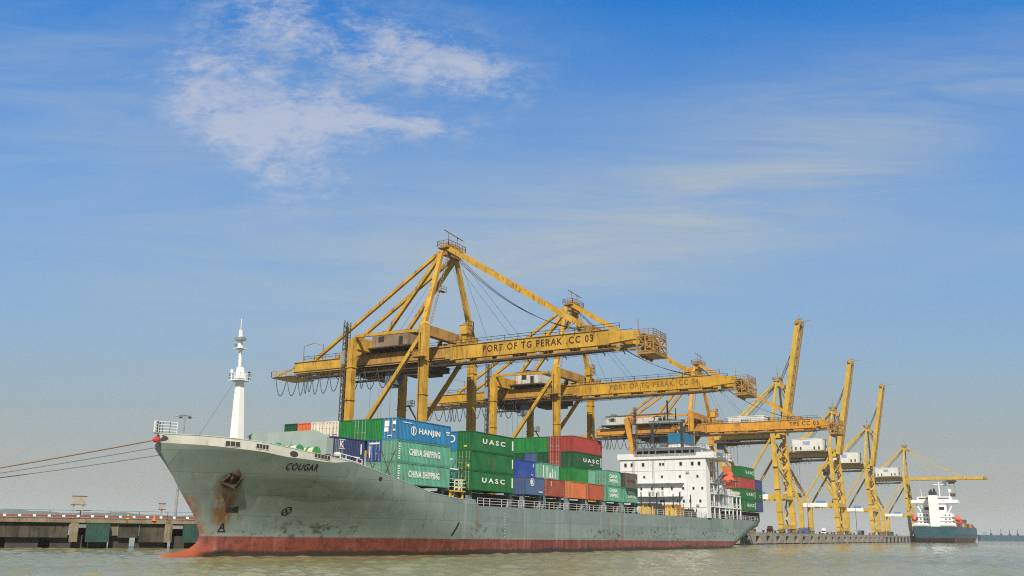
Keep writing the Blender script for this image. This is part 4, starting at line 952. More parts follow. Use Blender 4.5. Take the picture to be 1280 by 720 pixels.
def crane_low(mid, label, cols, hw_=8.5, ls_top=121.8, ls_base=121.8, land=142.5, house_white=True, number=None, apex=58.5, txt=None, house=(112, 121), span=5.0):
    """older crane: plate-girder boom lowered, four upright legs, A-frame with two stays each side"""
    Y, YD, TX = cols
    c = thing('gantry_crane', (mid, WS, QZ), label, 'gantry crane', 'ship-to-shore cranes on the wharf')
    n_, f_ = mid - hw_, mid + hw_; g = 2.5
    bogies(c, (n_, f_), WS, ls_base, YD)
    for t_ in (WS, ls_base): MB().box(n_ - .7, f_ + .7, t_ - .6, t_ + .6, QZ + 1.901, QZ + 3.4).part('sill_beam', Y, c)
    for x in (n_, f_):
        b = MB(); [b.box(x - .84, x + .84, WS - .74, WS + .94, z, z + .16) for z in (13.0, 20.5, 28.0, 34.5)]; b.beam((x, WS, QZ + 3.4), (x, WS + .2, 41.6), 1.35, 1.35, w2=1.5, h2=1.5); b.beam((x, WS + .2, 41.6), (x, WS + .3, 42.4), 1.5, 1.5, w2=.8, h2=.8); b.part('waterside_leg', Y, c)
        b = MB()
        [b.box(x - .84, x + .84, ls_base - .84, ls_base + .84, z, z + .16) for z in ((13.0, 20.5, 28.0, 34.5) if ls_top == ls_base else (13.0, 17.9))]
        if abs(ls_top - ls_base) < .1: b.beam((x, ls_base, QZ + 3.4), (x, ls_top, 40.2), 1.35, 1.35)
        else: b.beam((x, ls_base, QZ + 3.4), (x, ls_base, 18.2), 1.4, 1.4); b.beam((x, ls_base, 18.2), (x, ls_top, 40.2), 1.4, 1.4)
        b.part('landside_leg', Y, c)
        MB().box(x - .5, x + .5, WS + .7, ls_base - .7, 16.6, 18.2).part('portal_beam', Y, c)
        MB().beam((x, WS + .9, 39.6), (x, ls_base - .6, 18.6), .75, .75).part('diagonal_brace', Y, c)
        MB().beam((x, WS + .9, 40.6), (x, ls_top - .5, 40.9), .55, .55).part('top_strut', Y, c)
    MB().box(n_ + .75, f_ - .75, WS - .5, WS + .9, 39.6, 41.6).part('waterside_crossbeam', YD, c)
    MB().box(n_ + .7, f_ - .7, ls_top - .8, ls_top + .8, 38.4, 40.9).part('landside_crossbeam', Y, c)
    b = MB(); b.beam((n_, WS, 22), (n_ + 3, WS, 17.5), .4); b.part('knee_brace', YD, c)
    # girders landward and the boom seaward
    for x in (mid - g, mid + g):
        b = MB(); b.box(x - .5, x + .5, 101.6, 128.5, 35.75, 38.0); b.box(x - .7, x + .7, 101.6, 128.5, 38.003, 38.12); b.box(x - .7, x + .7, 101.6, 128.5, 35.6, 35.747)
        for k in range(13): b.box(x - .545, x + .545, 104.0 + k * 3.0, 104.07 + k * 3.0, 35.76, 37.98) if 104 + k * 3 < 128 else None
        b.box(x - .62, x + .62, 101.25, 101.9, 35.3, 38.45); b.part('main_girder', YD, c)  # darker paint here holds grime plus painted-in shade from the machinery house
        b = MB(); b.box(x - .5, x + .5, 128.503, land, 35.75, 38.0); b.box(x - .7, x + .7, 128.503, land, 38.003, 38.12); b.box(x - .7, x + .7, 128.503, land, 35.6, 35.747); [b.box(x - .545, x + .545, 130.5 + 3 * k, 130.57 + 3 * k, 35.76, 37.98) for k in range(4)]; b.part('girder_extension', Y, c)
        b = MB()
        prof = [(101.2, 35.55, 38.1), (69, 35.55, 38.1), (64, 35.95, 37.6), (62.3, 36.0, 37.4)]
        vs = [(x + e, t_, z) for t_, z0, z1 in prof for e in (-.5, .5) for z in (z0, z1)]
        fs = []
        for k in range(3):
            o = 4 * k; fs += [(o, o + 4, o + 5, o + 1), (o + 2, o + 3, o + 7, o + 6), (o + 1, o + 5, o + 7, o + 3), (o, o + 2, o + 6, o + 4)]
        fs += [(0, 1, 3, 2), (12, 14, 15, 13)]; b.add(vs, fs)
        b.box(x - .68, x + .68, 68, 101.2, 38.103, 38.2); b.box(x - .68, x + .68, 68, 101.2, 35.4, 35.547)
        if x < mid:
            for k in range(16): b.box(x - .56, x - .501, 70 + k * 2.0, 70.08 + k * 2.0, 35.56, 36.1)
        bo = b.part('boom', Y, c)
        if x < mid and txt:
            m_ = MB(); letter(m_, txt[0], (x - .525, txt[1], 36.25), (0, -1, 0), (0, 0, 1), txt[2], 1.32, bold=.018, spacing=1.25); m_.part('lettering', TX, bo)
    # trolley rails, ties and lower walkway between the girders
    b = MB(); t_ = 66.0
    while t_ < land:
        b.box(mid - g + .5, mid + g - .5, t_, t_ + .5, 35.9, 37.6) if int(t_) % 3 == 0 else b.beam((mid - g + .5, t_, 36), (mid + g - .5, t_ + 3.5, 36), .25)
        t_ += 4.0
    for x in (mid - g + .75, mid + g - .75): b.box(x - .16, x + .16, 63.5, land, 35.1, 35.38)
    b.part('trolley_rail', YD, c)
    b = MB(); b.box(mid - g + .72, mid + g - .72, 68, land - 3, 35.42, 35.5); b.box(mid + g + .72, mid + g + 1.7, 68, land - 3, 34.8, 34.92)
    b = MB(); b.rail([(mid - g - .3, 66, 38.2), (mid - g - .3, 140, 38.2)], 1.0, 3., .035, 2); b.rail([(mid + g + .3, 66, 38.2), (mid + g + .3, 140, 38.2)], 1.0, 3., .035, 2)
    b.part('handrail', rail_m, c)
    for k in range(18): b.beam((mid + g + .7, 68 + k * 4, 35.5), (mid + g + 1.6, 68 + k * 4, 34.85), .12); b.beam((mid - g - .7, 70 + k * 4, 35.58), (mid - g + .75, 71 + k * 4, 35.45), .12)
    b.part('walkway', dark_y, c)
    b = MB(); xw = mid - g - .35
    b.box(xw - .55, xw + .75, 67, 139, 34.30, 34.46)
    for k in range(36):
        t0 = 67.5 + k * 2.0; b.beam((xw - .5, t0, 34.46), (xw - .3, t0 + 1.0, 35.45), .11); b.beam((xw - .5, t0 + 2.0, 34.46), (xw - .3, t0 + 1.0, 35.45), .11)
    b.box(xw - .58, xw - .50, 67, 139, 34.46, 34.62); b.part('underslung_walkway', dark_y, c)
    b = MB(); k = 0
    for t0 in (70, 75.5, 81, 87.5, 92, 97, 106, 112): b.box(xw - .52, xw - .44, t0, t0 + 3.4, 34.75, 35.15)
    b.box(xw - .50, xw - .46, 68, 118, 34.66, 34.74); b.part('walkway_panel', YD, c)
    # boom tip and landward end
    b = MB(); tip_platform(b, mid - 3.0, mid + 3.0, 59.6, 62.6, 33.7, 36.4); b.box(mid - 3.1, mid + 3.1, 59.4, 62.4, 33.2, 33.48); b.rail([(mid - 3.0, 63.0, 36.4), (mid - 3.0, 59.6, 36.4), (mid + 3.0, 59.6, 36.4), (mid + 3.0, 63, 36.4)], 1.2, .9, .04, 3)
    b.box(mid - 2.2, mid + 1.8, 60.3, 62.2, 33.6, 35.4); b.box(mid - 1.2, mid + 2.4, 60.8, 62.9, 35.5, 36.5)
    b.lathe((mid - 2.3, 61.6, 36.2), [(.8, -.2), (.8, .2)], 14, 0); b.lathe((mid + 2.3, 61.6, 36.2), [(.8, -.2), (.8, .2)], 14, 0)
    for k in range(4): b.lathe((mid - 2.7 + 1.8 * k, 62.4, 33.1), [(.3, -.3), (.3, .3)], 10, 0)
    b.beam((mid - 2.9, 62.4, 37), (mid - 2.9, 62.4, 39.6), .10); b.part('boom_tip', rusty_y, c)
    b = MB(); e = land
    b.box(mid - 3.6, mid + 3.6, e, e + 6.0, 35.0, 35.2); b.rail([(mid - 3.6, e, 35.2), (mid - 3.6, e + 6, 35.2), (mid + 3.6, e + 6, 35.2)], 1.3, 1.5, .05, 2); b.beam((mid - g, e, 37.2), (mid - g, e + 6, 35.4), .25); b.beam((mid + g, e, 37.2), (mid + g, e + 6, 35.4), .25)
    b.part('end_platform', Y, c)
    b = MB()
    for t_ in (e - 2.0, e - 7.5): b.beam((mid - g, t_, 38.1), (mid - g, t_, 41.6), .11)
    b.beam((mid - g, e - 2, 41.6), (mid - g, e - 5, 42.1), .1); b.beam((mid - g, e - 5, 42.1), (mid - g, e - 7.5, 41.2), .1); b.part('lamp_bracket', rail_m, c)
    # cable trays, hand lines
    b = MB(); b.beam((mid - g - .62, 103, 35.95), (mid - g - .62, land, 35.95), .14); b.beam((n_ - .82, WS + .4, 8), (n_ - .82, WS + .5, 40), .12); b.part('cable_tray', dark_y, c)
    b = MB()
    for x in (-1.9, -.9, .9, 1.9): b.tube([(mid + x, 63, 35.0), (mid + x, 105, 34.55), (mid + x, land - 1, 35.0)], .035, 4)
    for x in (-2.0, 2.0): b.tube([(mid + x, WS, apex - .2), (mid + x * 1.2, 96, 38.3)], .03, 4); b.tube([(mid + x, WS, apex - .4), (mid + x * 1.2, 88, 38.3)], .03, 4)
    b.part('hoist_line', dark, c)
    for x, t_ in ((mid - g - .7, 66), (mid - g - .7, 82), (mid - g - .7, 98), (n_ - .8, 104), (mid - g - .8, 126), (mid - g - .8, 136)): MB().box(x - .35, x + .1, t_ - .3, t_ + .3, 34.7, 35.2).part('floodlight', steel, c)
    b = MB(); b.box(n_ - 2.3, n_ - .7, 102.6, 105.6, 35.0, 35.12); b.rail([(n_ - 2.3, 102.6, 35.12), (n_ - 2.3, 105.6, 35.12), (n_ - .8, 105.6, 35.12)], 1.1, .8, .04, 2); b.part('landing', rusty_y, c); b = MB(); b.box(f_ + .7, f_ + 2.3, 120.2, 123.6, 29.0, 29.12); b.rail([(f_ + .7, 120.2, 29.12), (f_ + 2.3, 120.2, 29.12), (f_ + 2.3, 123.6, 29.12)], 1.1, .8, .04, 2)
    b.beam((f_ + 1.5, 121, 29), (f_ + 1.2, 117.5, 24.2), .5, .12); b.part('landing', rusty_y, c)
    b = MB()
    b.box(mid - 3.2, mid + 3.2, 96.8, 107, 38.13, 38.3)
    for k in range(9): q_ = mid + rk.uniform(-2.8, 1.2); b.box(q_, q_ + rk.uniform(.6, 1.8), 97 + k * 1.1, 97.7 + k * 1.1, 38.301, 38.5 + rk.uniform(.4, 1.6))
    b.part('winch_gear', rusty_y, c); b = MB()
    for k in range(5): b.lathe((mid + rk.uniform(-2.5, 2.5), 123 + k * 1.2, 39.4), [(.55, -.3), (.55, .3)], 10, 0)
    b.box(mid - 3.0, mid + 3.0, 122.6, 128.6, 38.25, 39.9); b.part('winch_gear', rusty_y, c)
    # festoon cable loops
    b = MB(); t_ = e + 4.5
    b.box(mid - g - 1.25, mid - g - 1.1, 100, e + 5.5, 34.95, 35.15)
    k = 0
    rl = random.Random(int(mid))
    while t_ > 119:
        w_ = (3.3, 3.2, 1.9, .8, 1.3, 2.0, 2.7, 2.9, 2.9, 2.4, 1.2)[k % 11]; catenary(b, (mid - g - 1.2, t_, 34.9), (mid - g - 1.2, t_ - w_, 34.9), 3.7 + rl.uniform(-.3, .5), .10, 12); t_ -= w_; k += 1
    b.part('festoon_cable', dark, c)
    # trolley and operator's cab
    b = MB(); b.box(mid - 2.6, mid + 2.6, 118.6, 124.5, 33.6, 34.9); b.box(mid - 2.2, mid + 2.2, 119, 121, 32.8, 33.59); b.rail([(mid - 2.7, 118.4, 33.0), (mid - 2.7, 127, 33.0)], 1.0, 1.4, .05, 2); b.box(mid - 2.8, mid - 1.4, 118, 127, 32.75, 32.98); b.box(mid - 3.1, mid + 3.1, 106.0, 114.8, 33.9, 35.05); b.box(mid - 2.6, mid + 2.2, 107, 113, 33.2, 33.89); tr = b.part('trolley', dark_y, c)
    b = MB(); b.box(mid - 2.6, mid - .2, 115.4, 117.9, 31.7, 34.6); b.box(mid - 2.4, mid - .4, 115.9, 117.7, 31.2, 31.697); b.part('operator_cab', cab_m, c)
    b = MB()
    for x in (mid - 1.4, mid + 1.4):
        for t_ in (119.5, 122.5): b.tube([(x, t_, 33), (x, t_, 14)], .03, 4)
    b.part('hoist_rope', dark, c)
    b = MB(); b.box(mid - 3.2, mid + 3.2, 119.8, 121.8, 13.2, 13.9); b.box(mid - 1.2, mid + 1.2, 119.6, 122, 13.9, 14.6); b.part('spreader', YD, c)
    # machinery house and small houses on top
    hm_ = house_w if house_white else house_r
    h0, h1 = house
    ho = MB().box(mid - 3.4, mid + 3.4, h0, h1, 39.2, 42.2).part('machinery_house', hm_, c)
    b = MB(); b.box(mid - 3.7, mid + 3.7, h0 - .3, h1 + .3, 42.203, 42.4); b.box(mid - 1, mid + 1, h1 - 2.2, h1 - .6, 42.403, 43.3); b.part('roof', roof_m, ho)
    b = MB(); b.box(mid - 3.44, mid - 3.402, h0 + 1.2, h0 + 2.2, 39.3, 41.2); b.box(mid - 3.44, mid - 3.402, h1 - 3, h1 - 1.6, 40.4, 41.6); b.part('door', dark, ho)
    if txt[0].startswith('TPS'): b = MB(); letter(b, 'TPS', (mid - 3.43, h1 - .7, 40.2), (0, -1, 0), (0, 0, 1), 3.0, 1.2, bold=.03); b.part('lettering', cab_m, ho)
    b = MB(); b.box(mid - 4.6, mid + 4.6, h0 - 1.5, h1 + 1.5, 38.9, 39.19)
    for k in range(8): b.beam((mid - 4.5, h0 - 1 + k * (h1 - h0 + 2) / 7, 38.9), (mid - 3.6, h0 - 1 + k * (h1 - h0 + 2) / 7, 38.2), .2)
    b.part('house_platform', dark_y, c)
    b = MB(); b.box(mid - 2.6, mid - 1.0, 98.4, 100.0, 40.4, 42.2); b.box(mid - 2.7, mid - .9, 98.3, 100.1, 42.201, 42.3); b.beam((mid - 1.8, 99.2, 38.1), (mid - 1.8, 99.2, 40.39), 1.0); b.part('lookout_cabin', Y, c)
    b = MB(); b.rail([(mid - 2.9, 98.0, 40.4), (mid - .8, 98.0, 40.4), (mid - .8, 100.3, 40.4)], 2.6, .7, .06, 3); b.part('cabin_cage', rusty_y, c)
    b = MB(); b.box(mid - 2.4, mid - .6, 124.8, 126.6, 39.0, 41.4); b.box(mid - 2, mid + 2, 127.5, 129, 38.2, 39.6); b.part('control_cabin', white_p if house_white else steel, c)
    # elevator shaft outside the near landside leg
    b = MB(); lx, lt = n_ - .2, ls_base + 1.5
    for dx in (-.5, .5):
        for dt in (-.45, .45): b.beam((lx + dx, lt + dt, QZ + 1), (lx + dx, lt + dt, 44), .14)
    z = QZ + 2
    while z < 43.5: b.beam((lx - .5, lt - .45, z), (lx - .5, lt + .45, z + 1.2), .1); b.beam((lx - .5, lt - .45, z), (lx + .5, lt - .45, z), .1); b.beam((lx - .5, lt + .45, z), (lx + .5, lt + .45, z), .1); b.beam((lx - .5, lt + .45, z), (lx + .5, lt - .45, z + .6), .1); z += 1.2
    b.box(lx - .25, lx + .25, lt - .2, lt + .2, QZ + 1, 43); b.part('elevator_shaft', dark_y, c)
    MB().box(lx - .75, lx + .4, lt - .3, lt + .75, 35.2, 38.0).part('elevator_car', steel, c)
    # A-frame, stays, apex
    for sg in (-1, 1):
        x0 = mid + sg * hw_; x1 = mid + sg * span / 2
        MB().beam((x0, WS + .3, 42.0), (x1, WS + .9, apex - .5), 1.0, 1.0, w2=.75, h2=.75).part('frame_leg', Y, c)
        MB().beam((x1, WS + 1.4, apex - .6), (mid + sg * g, land - 5.2, 38.2), .62, .62).part('backstay', Y, c)
        MB().beam((x1, WS + 1.2, apex - 1.2), (mid + sg * (g + .3), 119.5, 40.4), .72, .72).part('inner_stay', Y, c)
        b = MB(); p, q = Vector((x1, WS - .6, apex)), Vector((mid + sg * g, 71.6, 38.2)); md = p.lerp(q, .52)
        b.beam(p, md, .42, .95); b.beam(md, q, .42, .8); b.lathe(tuple(md), [(.6, -.35), (.6, .35)], 10, 0); b.part('forestay', Y, c)
    b = MB()
    for x in (mid - 1.8, mid - .6, mid + .8):
        b.tube([Vector((x, WS - .8, apex - .8)).lerp(Vector((x, 74, 39.0)), k / 14) - Vector((0, 0, 4 * 3.0 * (k / 14) * (1 - k / 14))) for k in range(15)], .045, 4)
    b.tube([(mid - 1.0, WS - .5, apex), (mid - 1.0, 116, 42.8)], .03, 4)
    b.part('hoist_cable', dark, c)
    b = MB(); b.box(mid - span / 2 - .6, mid + span / 2 + .6, WS - 1.1, WS + 1.6, apex + .1, apex + .4); b.box(mid - span / 2, mid + span / 2, WS - .4, WS + .9, apex - 1.3, apex + .09)
    for x in (mid - 2, mid - .7, mid + .7, mid + 2): b.lathe((x, WS + .1, apex + .7), [(.75, -.22), (.75, .22)], 12, 0)
    ap = b.part('apex_head', rusty_y, c)
    b = MB(); b.rail([(mid - 3.1, WS - 1.1, apex + .4), (mid + 3.1, WS - 1.1, apex + .4), (mid + 3.1, WS + 1.6, apex + .4), (mid - 3.1, WS + 1.6, apex + .4), (mid - 3.1, WS - 1.1, apex + .4)], 1.2, 1.2, .05, 2); b.part('apex_railing', rail_m, ap)
    b = MB(); b.beam((mid - 1.6, WS, apex + .4), (mid - 1.6, WS, apex + 3.6), .13); b.beam((mid + 1.6, WS, apex + .4), (mid + 1.6, WS, apex + 3.3), .13); b.beam((mid - 2.9, WS + .2, apex + 3.9), (mid + 3.4, WS - .2, apex + 3.2), .16); b.part('aerial_bar', rail_m, ap)
    # ladder up the near A-frame leg
    b = MB(); p, q = Vector((n_ + .9, WS - .6, 42)), Vector((mid - span / 2 + .6, WS - .3, apex - 1))
    for e_ in (-.25, .25): b.beam(p + Vector((e_, 0, 0)), q + Vector((e_, 0, 0)), .08)
    for k in range(24): m1 = p.lerp(q, k / 23); b.beam(m1 - Vector((.25, 0, 0)), m1 + Vector((.25, 0, 0)), .07)
    m1 = p.lerp(q, .45); b.box(m1.x - .2, m1.x + 1.6, m1.y - .7, m1.y + .3, m1.z, m1.z + .1); b.rail([(m1.x - .2, m1.y - .7, m1.z), (m1.x + 1.6, m1.y - .7, m1.z)], 1., .9, .04, 2); b.part('ladder', rail_m, c)
    b = MB(); b.beam((mid - 3.5, 74.5, 38.2), (mid - 2.5, 74, 41), .13); b.beam((mid - 3.5, 77, 38.2), (mid - 2.5, 74, 41), .13); b.beam((mid - 1.5, 72, 38.2), (mid - 2.5, 74, 41), .13); b.box(mid - 3, mid + 1, 71.2, 72.8, 38.3, 39.3); b.part('rope_frame', rusty_y, c)
    return c

rusty_y = paint('rusty_yellow', (.34, .195, .045), .65, .35, .6, (.10, .05, .02), scale=.6)
rk = random.Random(21)
dark_y = paint('grimy_steel', (.075, .058, .038), .8, .35, .5, (.03, .025, .02), scale=.5)
rail_m = paint('weathered_rail', (.22, .15, .07), .6, .3, .3)
cab_m = paint('cab_blue_grey', (.10, .15, .19), .4, .2, .2)
house_w = paint('machine_house_white', (.50, .49, .46), .5, .15, .6, (.22, .15, .08), scale=.5)
house_r = paint('machine_house_brown', (.23, .16, .11), .7, .25, .6, (.10, .06, .035), scale=.5)
roof_m = paint('roof_grey', (.16, .14, .12), .7, .2, .4)
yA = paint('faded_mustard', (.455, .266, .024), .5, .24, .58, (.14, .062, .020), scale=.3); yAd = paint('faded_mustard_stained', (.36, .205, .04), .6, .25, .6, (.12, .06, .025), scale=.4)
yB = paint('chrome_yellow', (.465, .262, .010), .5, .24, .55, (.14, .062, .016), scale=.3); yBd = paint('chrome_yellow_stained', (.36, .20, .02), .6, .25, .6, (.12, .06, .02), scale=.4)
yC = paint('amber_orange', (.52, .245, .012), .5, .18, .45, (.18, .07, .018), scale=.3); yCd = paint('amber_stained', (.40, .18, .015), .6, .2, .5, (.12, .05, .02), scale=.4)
maroon = flat('maroon_lettering', (.045, .018, .012), .6)
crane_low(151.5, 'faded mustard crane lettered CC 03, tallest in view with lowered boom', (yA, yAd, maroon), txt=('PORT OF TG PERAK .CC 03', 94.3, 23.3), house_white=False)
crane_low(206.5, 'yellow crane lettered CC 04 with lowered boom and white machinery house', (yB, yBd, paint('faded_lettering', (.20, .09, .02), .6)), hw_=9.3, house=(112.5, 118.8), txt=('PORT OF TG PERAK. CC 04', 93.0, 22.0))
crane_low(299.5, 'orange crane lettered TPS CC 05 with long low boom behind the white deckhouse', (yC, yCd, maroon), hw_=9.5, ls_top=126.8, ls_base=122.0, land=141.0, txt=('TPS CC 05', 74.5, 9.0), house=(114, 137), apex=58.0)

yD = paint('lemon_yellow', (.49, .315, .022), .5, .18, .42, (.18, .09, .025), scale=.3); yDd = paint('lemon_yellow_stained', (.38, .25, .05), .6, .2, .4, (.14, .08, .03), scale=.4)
far_white = paint('house_offwhite', (.60, .60, .57), .5, .10, .35, (.35, .30, .22), scale=.3)
banner_m = paint('white_banner', (.72, .72, .70), .6, .06, .1, (.4, .4, .42), scale=1.5)
blue_m = flat('reel_blue', (.06, .20, .42), .5)
boom_d = paint('boom_shaded_yellow', (.30, .19, .06), .6, .2, .5, (.12, .07, .03), scale=.5)  # darker yellow: shade on the off-side boom put into the colour
def crane_high(mid, label, lowered=False):
    """newer tall crane: slanting landside legs, white machinery house, boom raised steeply or lowered"""
    c = thing('gantry_crane', (mid, WS, QZ), label, 'gantry crane', 'ship-to-shore cranes on the wharf')
    hw_ = 10.0; n_, f_ = mid - hw_, mid + hw_; LS = 122.0; g = 3.2
    bogies(c, (n_, f_), WS, LS, yDd)
    for t_ in (WS, LS): MB().box(n_ - 1, f_ + 1, t_ - .8, t_ + .8, QZ + 1.901, QZ + 3.6).part('sill_beam', yD, c)
    for x in (n_, f_):
        b = MB(); b.beam((x, WS + .1, QZ + 3.6), (x * .93 + mid * .07, 105.7, 47.2), 2.4, 2.1, w2=1.7, h2=1.5); [b.box(x - 1.3, x + 1.3, WS - 1.15 + (z - 8) * .045, WS + 1.35 + (z - 8) * .045, z, z + .22) for z in (12.5, 21.5, 30.5)]; b.part('waterside_leg', yD, c)
        b = MB(); b.beam((x, LS, QZ + 3.6), (x, LS, 19.6), 2.2, 2.0); b.beam((x, LS, 19.2), (x * .8 + mid * .2, 133.2, 42.6), 1.5, 1.4, w2=1.2, h2=1.2); b.part('landside_leg', yD, c)
        pb = MB().box(x - .8, x + .8, WS + 1.1, LS - 1.0, 17.6, 19.4).part('portal_beam', yD, c)
        if x == n_: MB().box(x - .86, x - .803, 108.5, LS - 1.5, 17.55, 19.45).part('banner', banner_m, pb); MB().box(x - .6, x + .6, 110, 114, 19.403, 20.6).part('cable_reel', blue_m, pb)
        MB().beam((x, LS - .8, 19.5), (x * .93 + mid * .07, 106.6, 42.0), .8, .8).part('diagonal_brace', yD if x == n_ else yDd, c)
    for t_, z in ((105.6, 46.0), (LS, 18.5), (WS, 18.5)): MB().box(n_ + 1.2, f_ - 1.2, t_ - .7, t_ + .7, z - .8, z + .8).part('crossbeam', yD, c)
    b = MB()
    for x in (mid - g, mid + g): b.box(x - .7, x + .7, 104.2, 134.5, 42.9, 45.1)
    b.part('main_girder', yD, c)
    b = MB(); b.box(mid - g + .71, mid + g - .71, 105, 133, 43.0, 43.4); b.box(mid - 6.2, mid + 6.2, 107.5, 128.5, 45.103, 45.5); b.box(mid - 5.2, mid + 5.2, 109, 131, 41.3, 41.7); b.part('underdeck', dark_y, c)
    ho = MB().box(mid - 5.0, mid + 5.0, 110.0, 125.5, 46.2, 52.2).part('machinery_house', far_white, c)
    b = MB(); b.box(mid - 5.06, mid - 5.003, 116.5, 119.8, 49.3, 51.2); b.part('house_panel', paint('pale_blue_panel', (.25, .33, .52), .5), ho)
    b = MB()
    for t_ in (112.0, 114.3, 121.3, 123.8): b.box(mid - 5.05, mid - 5.003, t_ - .4, t_ + .4, 46.6, 48.3)
    b.part('door', dark, ho)
    b = MB(); b.box(mid - 5.2, mid + 5.2, 109.8, 125.7, 52.203, 52.4); b.part('roof', white_p, ho)
    b = MB(); b.rail([(mid - 6.2, 107.5, 45.5), (mid - 6.2, 128.5, 45.5)], 1.1, 1.6, .05, 2); b.part('handrail', yD, c)
    ap = 67.0
    for sg in (-1, 1):
        MB().beam((mid + sg * 9.3, 105.7, 47), (mid + sg * 2.0, 104.6, ap), 1.1, 1.1, w2=.8, h2=.8).part('frame_leg', yD, c)
        MB().beam((mid + sg * 2.0, 105.2, ap - .6), (mid + sg * g, 129.8, 45.2), .75, .75).part('backstay', yD, c)
    b = MB(); b.beam((mid - 5.6, 105.1, 56.5), (mid + 5.6, 105.1, 56.5), .6); b.part('frame_tie', yD, c)
    b = MB(); b.box(mid - 2.8, mid + 2.8, 103.2, 106, ap, ap + .3); b.box(mid - 2.2, mid + 2.2, 103.0, 105.5, ap - 2.2, ap - .01); b.box(mid - 1.6, mid + 1.6, 101.6, 103.2, ap - 3.2, ap - 1.6)
    for x in (mid - 1.4, mid, mid + 1.4): b.lathe((x, 104, ap + 1.0), [(.9, -.2), (.9, .2)], 12, 0)
    hd = b.part('apex_head', yDd, c)
    b = MB(); b.rail([(mid - 2.8, 103.2, ap + .3), (mid + 2.8, 103.2, ap + .3), (mid + 2.8, 106, ap + .3), (mid - 2.8, 106, ap + .3), (mid - 2.8, 103.2, ap + .3)], 1.3, 1.3, .07, 2); b.beam((mid, 104.6, ap + .3), (mid, 104.6, ap + 6.5), .2, w2=.08); b.beam((mid - 2.4, 105, ap + 3.2), (mid + 2.4, 104, ap + 3.6), .12); b.part('aerial', rail_m, hd)
    hp = Vector((mid, 103.2, 44.2)); an = R(0 if lowered else 78.8); L = 50.5 if lowered else 49.0
    d = Vector((0, -math.cos(an), math.sin(an))); nn = Vector((0, math.sin(an), math.cos(an)))
    for sg in (-1, 1):
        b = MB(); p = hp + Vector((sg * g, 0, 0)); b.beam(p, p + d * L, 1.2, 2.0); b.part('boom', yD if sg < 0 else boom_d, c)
    b = MB(); k = 2.0
    while k < L - 1: b.beam(hp + d * k + Vector((-g + .6, 0, 0)), hp + d * k + Vector((g - .6, 0, 0)), .4); b.beam(hp + d * k + Vector((-g + .6, 0, 0)), hp + d * min(L - 1, k + 4) + Vector((g - .6, 0, 0)), .22); k += 4
    for x in (-g + 1.0, g - 1.0): b.beam(hp + d * 1 + Vector((x, 0, 0)) - nn * .8, hp + d * (L - 1) + Vector((x, 0, 0)) - nn * .8, .4)
    b.part('boom_lacing', boom_d, c)
    b = MB(); b.beam(hp + d * (L - .8) + Vector((-g - 1.2, 0, 0)), hp + d * (L - .8) + Vector((g + 1.2, 0, 0)), 1.4, 1.6); tp = hp + d * L
    b.beam(tp + Vector((-g, 0, 0)), tp + Vector((-g, 0, 0)) + d * 1.2 - nn * 1.8, .4); b.beam(tp + Vector((g, 0, 0)), tp + Vector((g, 0, 0)) + d * 1.2 - nn * 1.8, .4); b.beam(tp + Vector((0, 0, 0)), tp + d * .8 + Vector((0, -5.0, -.5)), .18); b.beam(tp + Vector((-g, 0, 0)), tp + Vector((-g, -.5, 2.0)), .2); b.part('boom_tip', rusty_y, c)
    top = Vector((mid, 103.6, ap - .3))
    b = MB()
    if lowered:
        for sg in (-1, 1):
            q = hp + d * 36 + Vector((sg * g, 0, 1.2)); p = top + Vector((sg * 1.8, 0, 0)); mdl = p.lerp(q, .5) - Vector((0, 0, 2.2))
            b.beam(p, mdl, .35, .5); b.beam(mdl, q, .35, .5)
            q = hp + d * 17 + Vector((sg * g, 0, 1.2)); b.beam(p, q, .12, .16)
    else:
        for x in (-1.6, -.8, .8, 1.6):
            b.tube([top + Vector((x, 0, 0)), hp + d * 37 + Vector((x, .9, 0))], .11, 4)
        for sg in (-1, 1):
            q = hp + d * 15 + Vector((sg * g, .9, 0)); b.beam(top + Vector((sg * 1.8, 0, -.8)), q, .4, .4)
    b.part('forestay', yD if lowered else rail_m, c)
    ct = 72.5 if lowered else 123.0
    b = MB(); b.box(mid - 3.3, mid + 3.3, ct, ct + 6, 41.7, 42.8); b.box(mid - 1.6, mid + 1.6, ct + 1, ct + 5, 40.6, 41.69); b.part('trolley', dark_y, c)
    b = MB(); b.box(mid - 3.2, mid - .9, ct + 6.3, ct + 8.6, 38.9, 42.6); b.part('operator_cab', cab_m, c)
    b = MB()
    for x in (-2.2, 2.2):
        for dt in (1.5, 4.5): b.tube([(mid + x, ct + dt, 40.7), (mid + x * 1.4, ct + dt, 24.0 if not lowered else 33)], .07, 4)
    b.part('hoist_rope', rail_m, c)
    zb_ = 22.8 if not lowered else 31.8
    b = MB(); b.box(mid - 5.9, mid + 5.9, ct + 1.8, ct + 4.2, zb_, zb_ + .9); b.box(mid - 1.8, mid + 1.8, ct + 1.4, ct + 4.6, zb_ + .9, zb_ + 2.0); b.part('spreader', dark_y, c)
    # stair tower on the far waterside leg
    b = MB(); z = QZ + 3; k = 0
    while z < 40:
        s_ = 1 if k % 2 else -1; b.beam((f_ - 2.2 - s_ * 1.3, WS + 2.0, z), (f_ - 2.2 + s_ * 1.3, WS + 2.2, z + 2.6), .7, .14); b.box(f_ - 4.2, f_ - .3, WS + 1.3, WS + 2.7, z + 2.6, z + 2.7); z += 2.6; k += 1
    for dx in (-4.1, -.4): b.beam((f_ + dx, WS + 2.6, QZ + 2.5), (f_ + dx, WS + 2.6, 41), .12)
    b.part('stair_tower', yD, c)
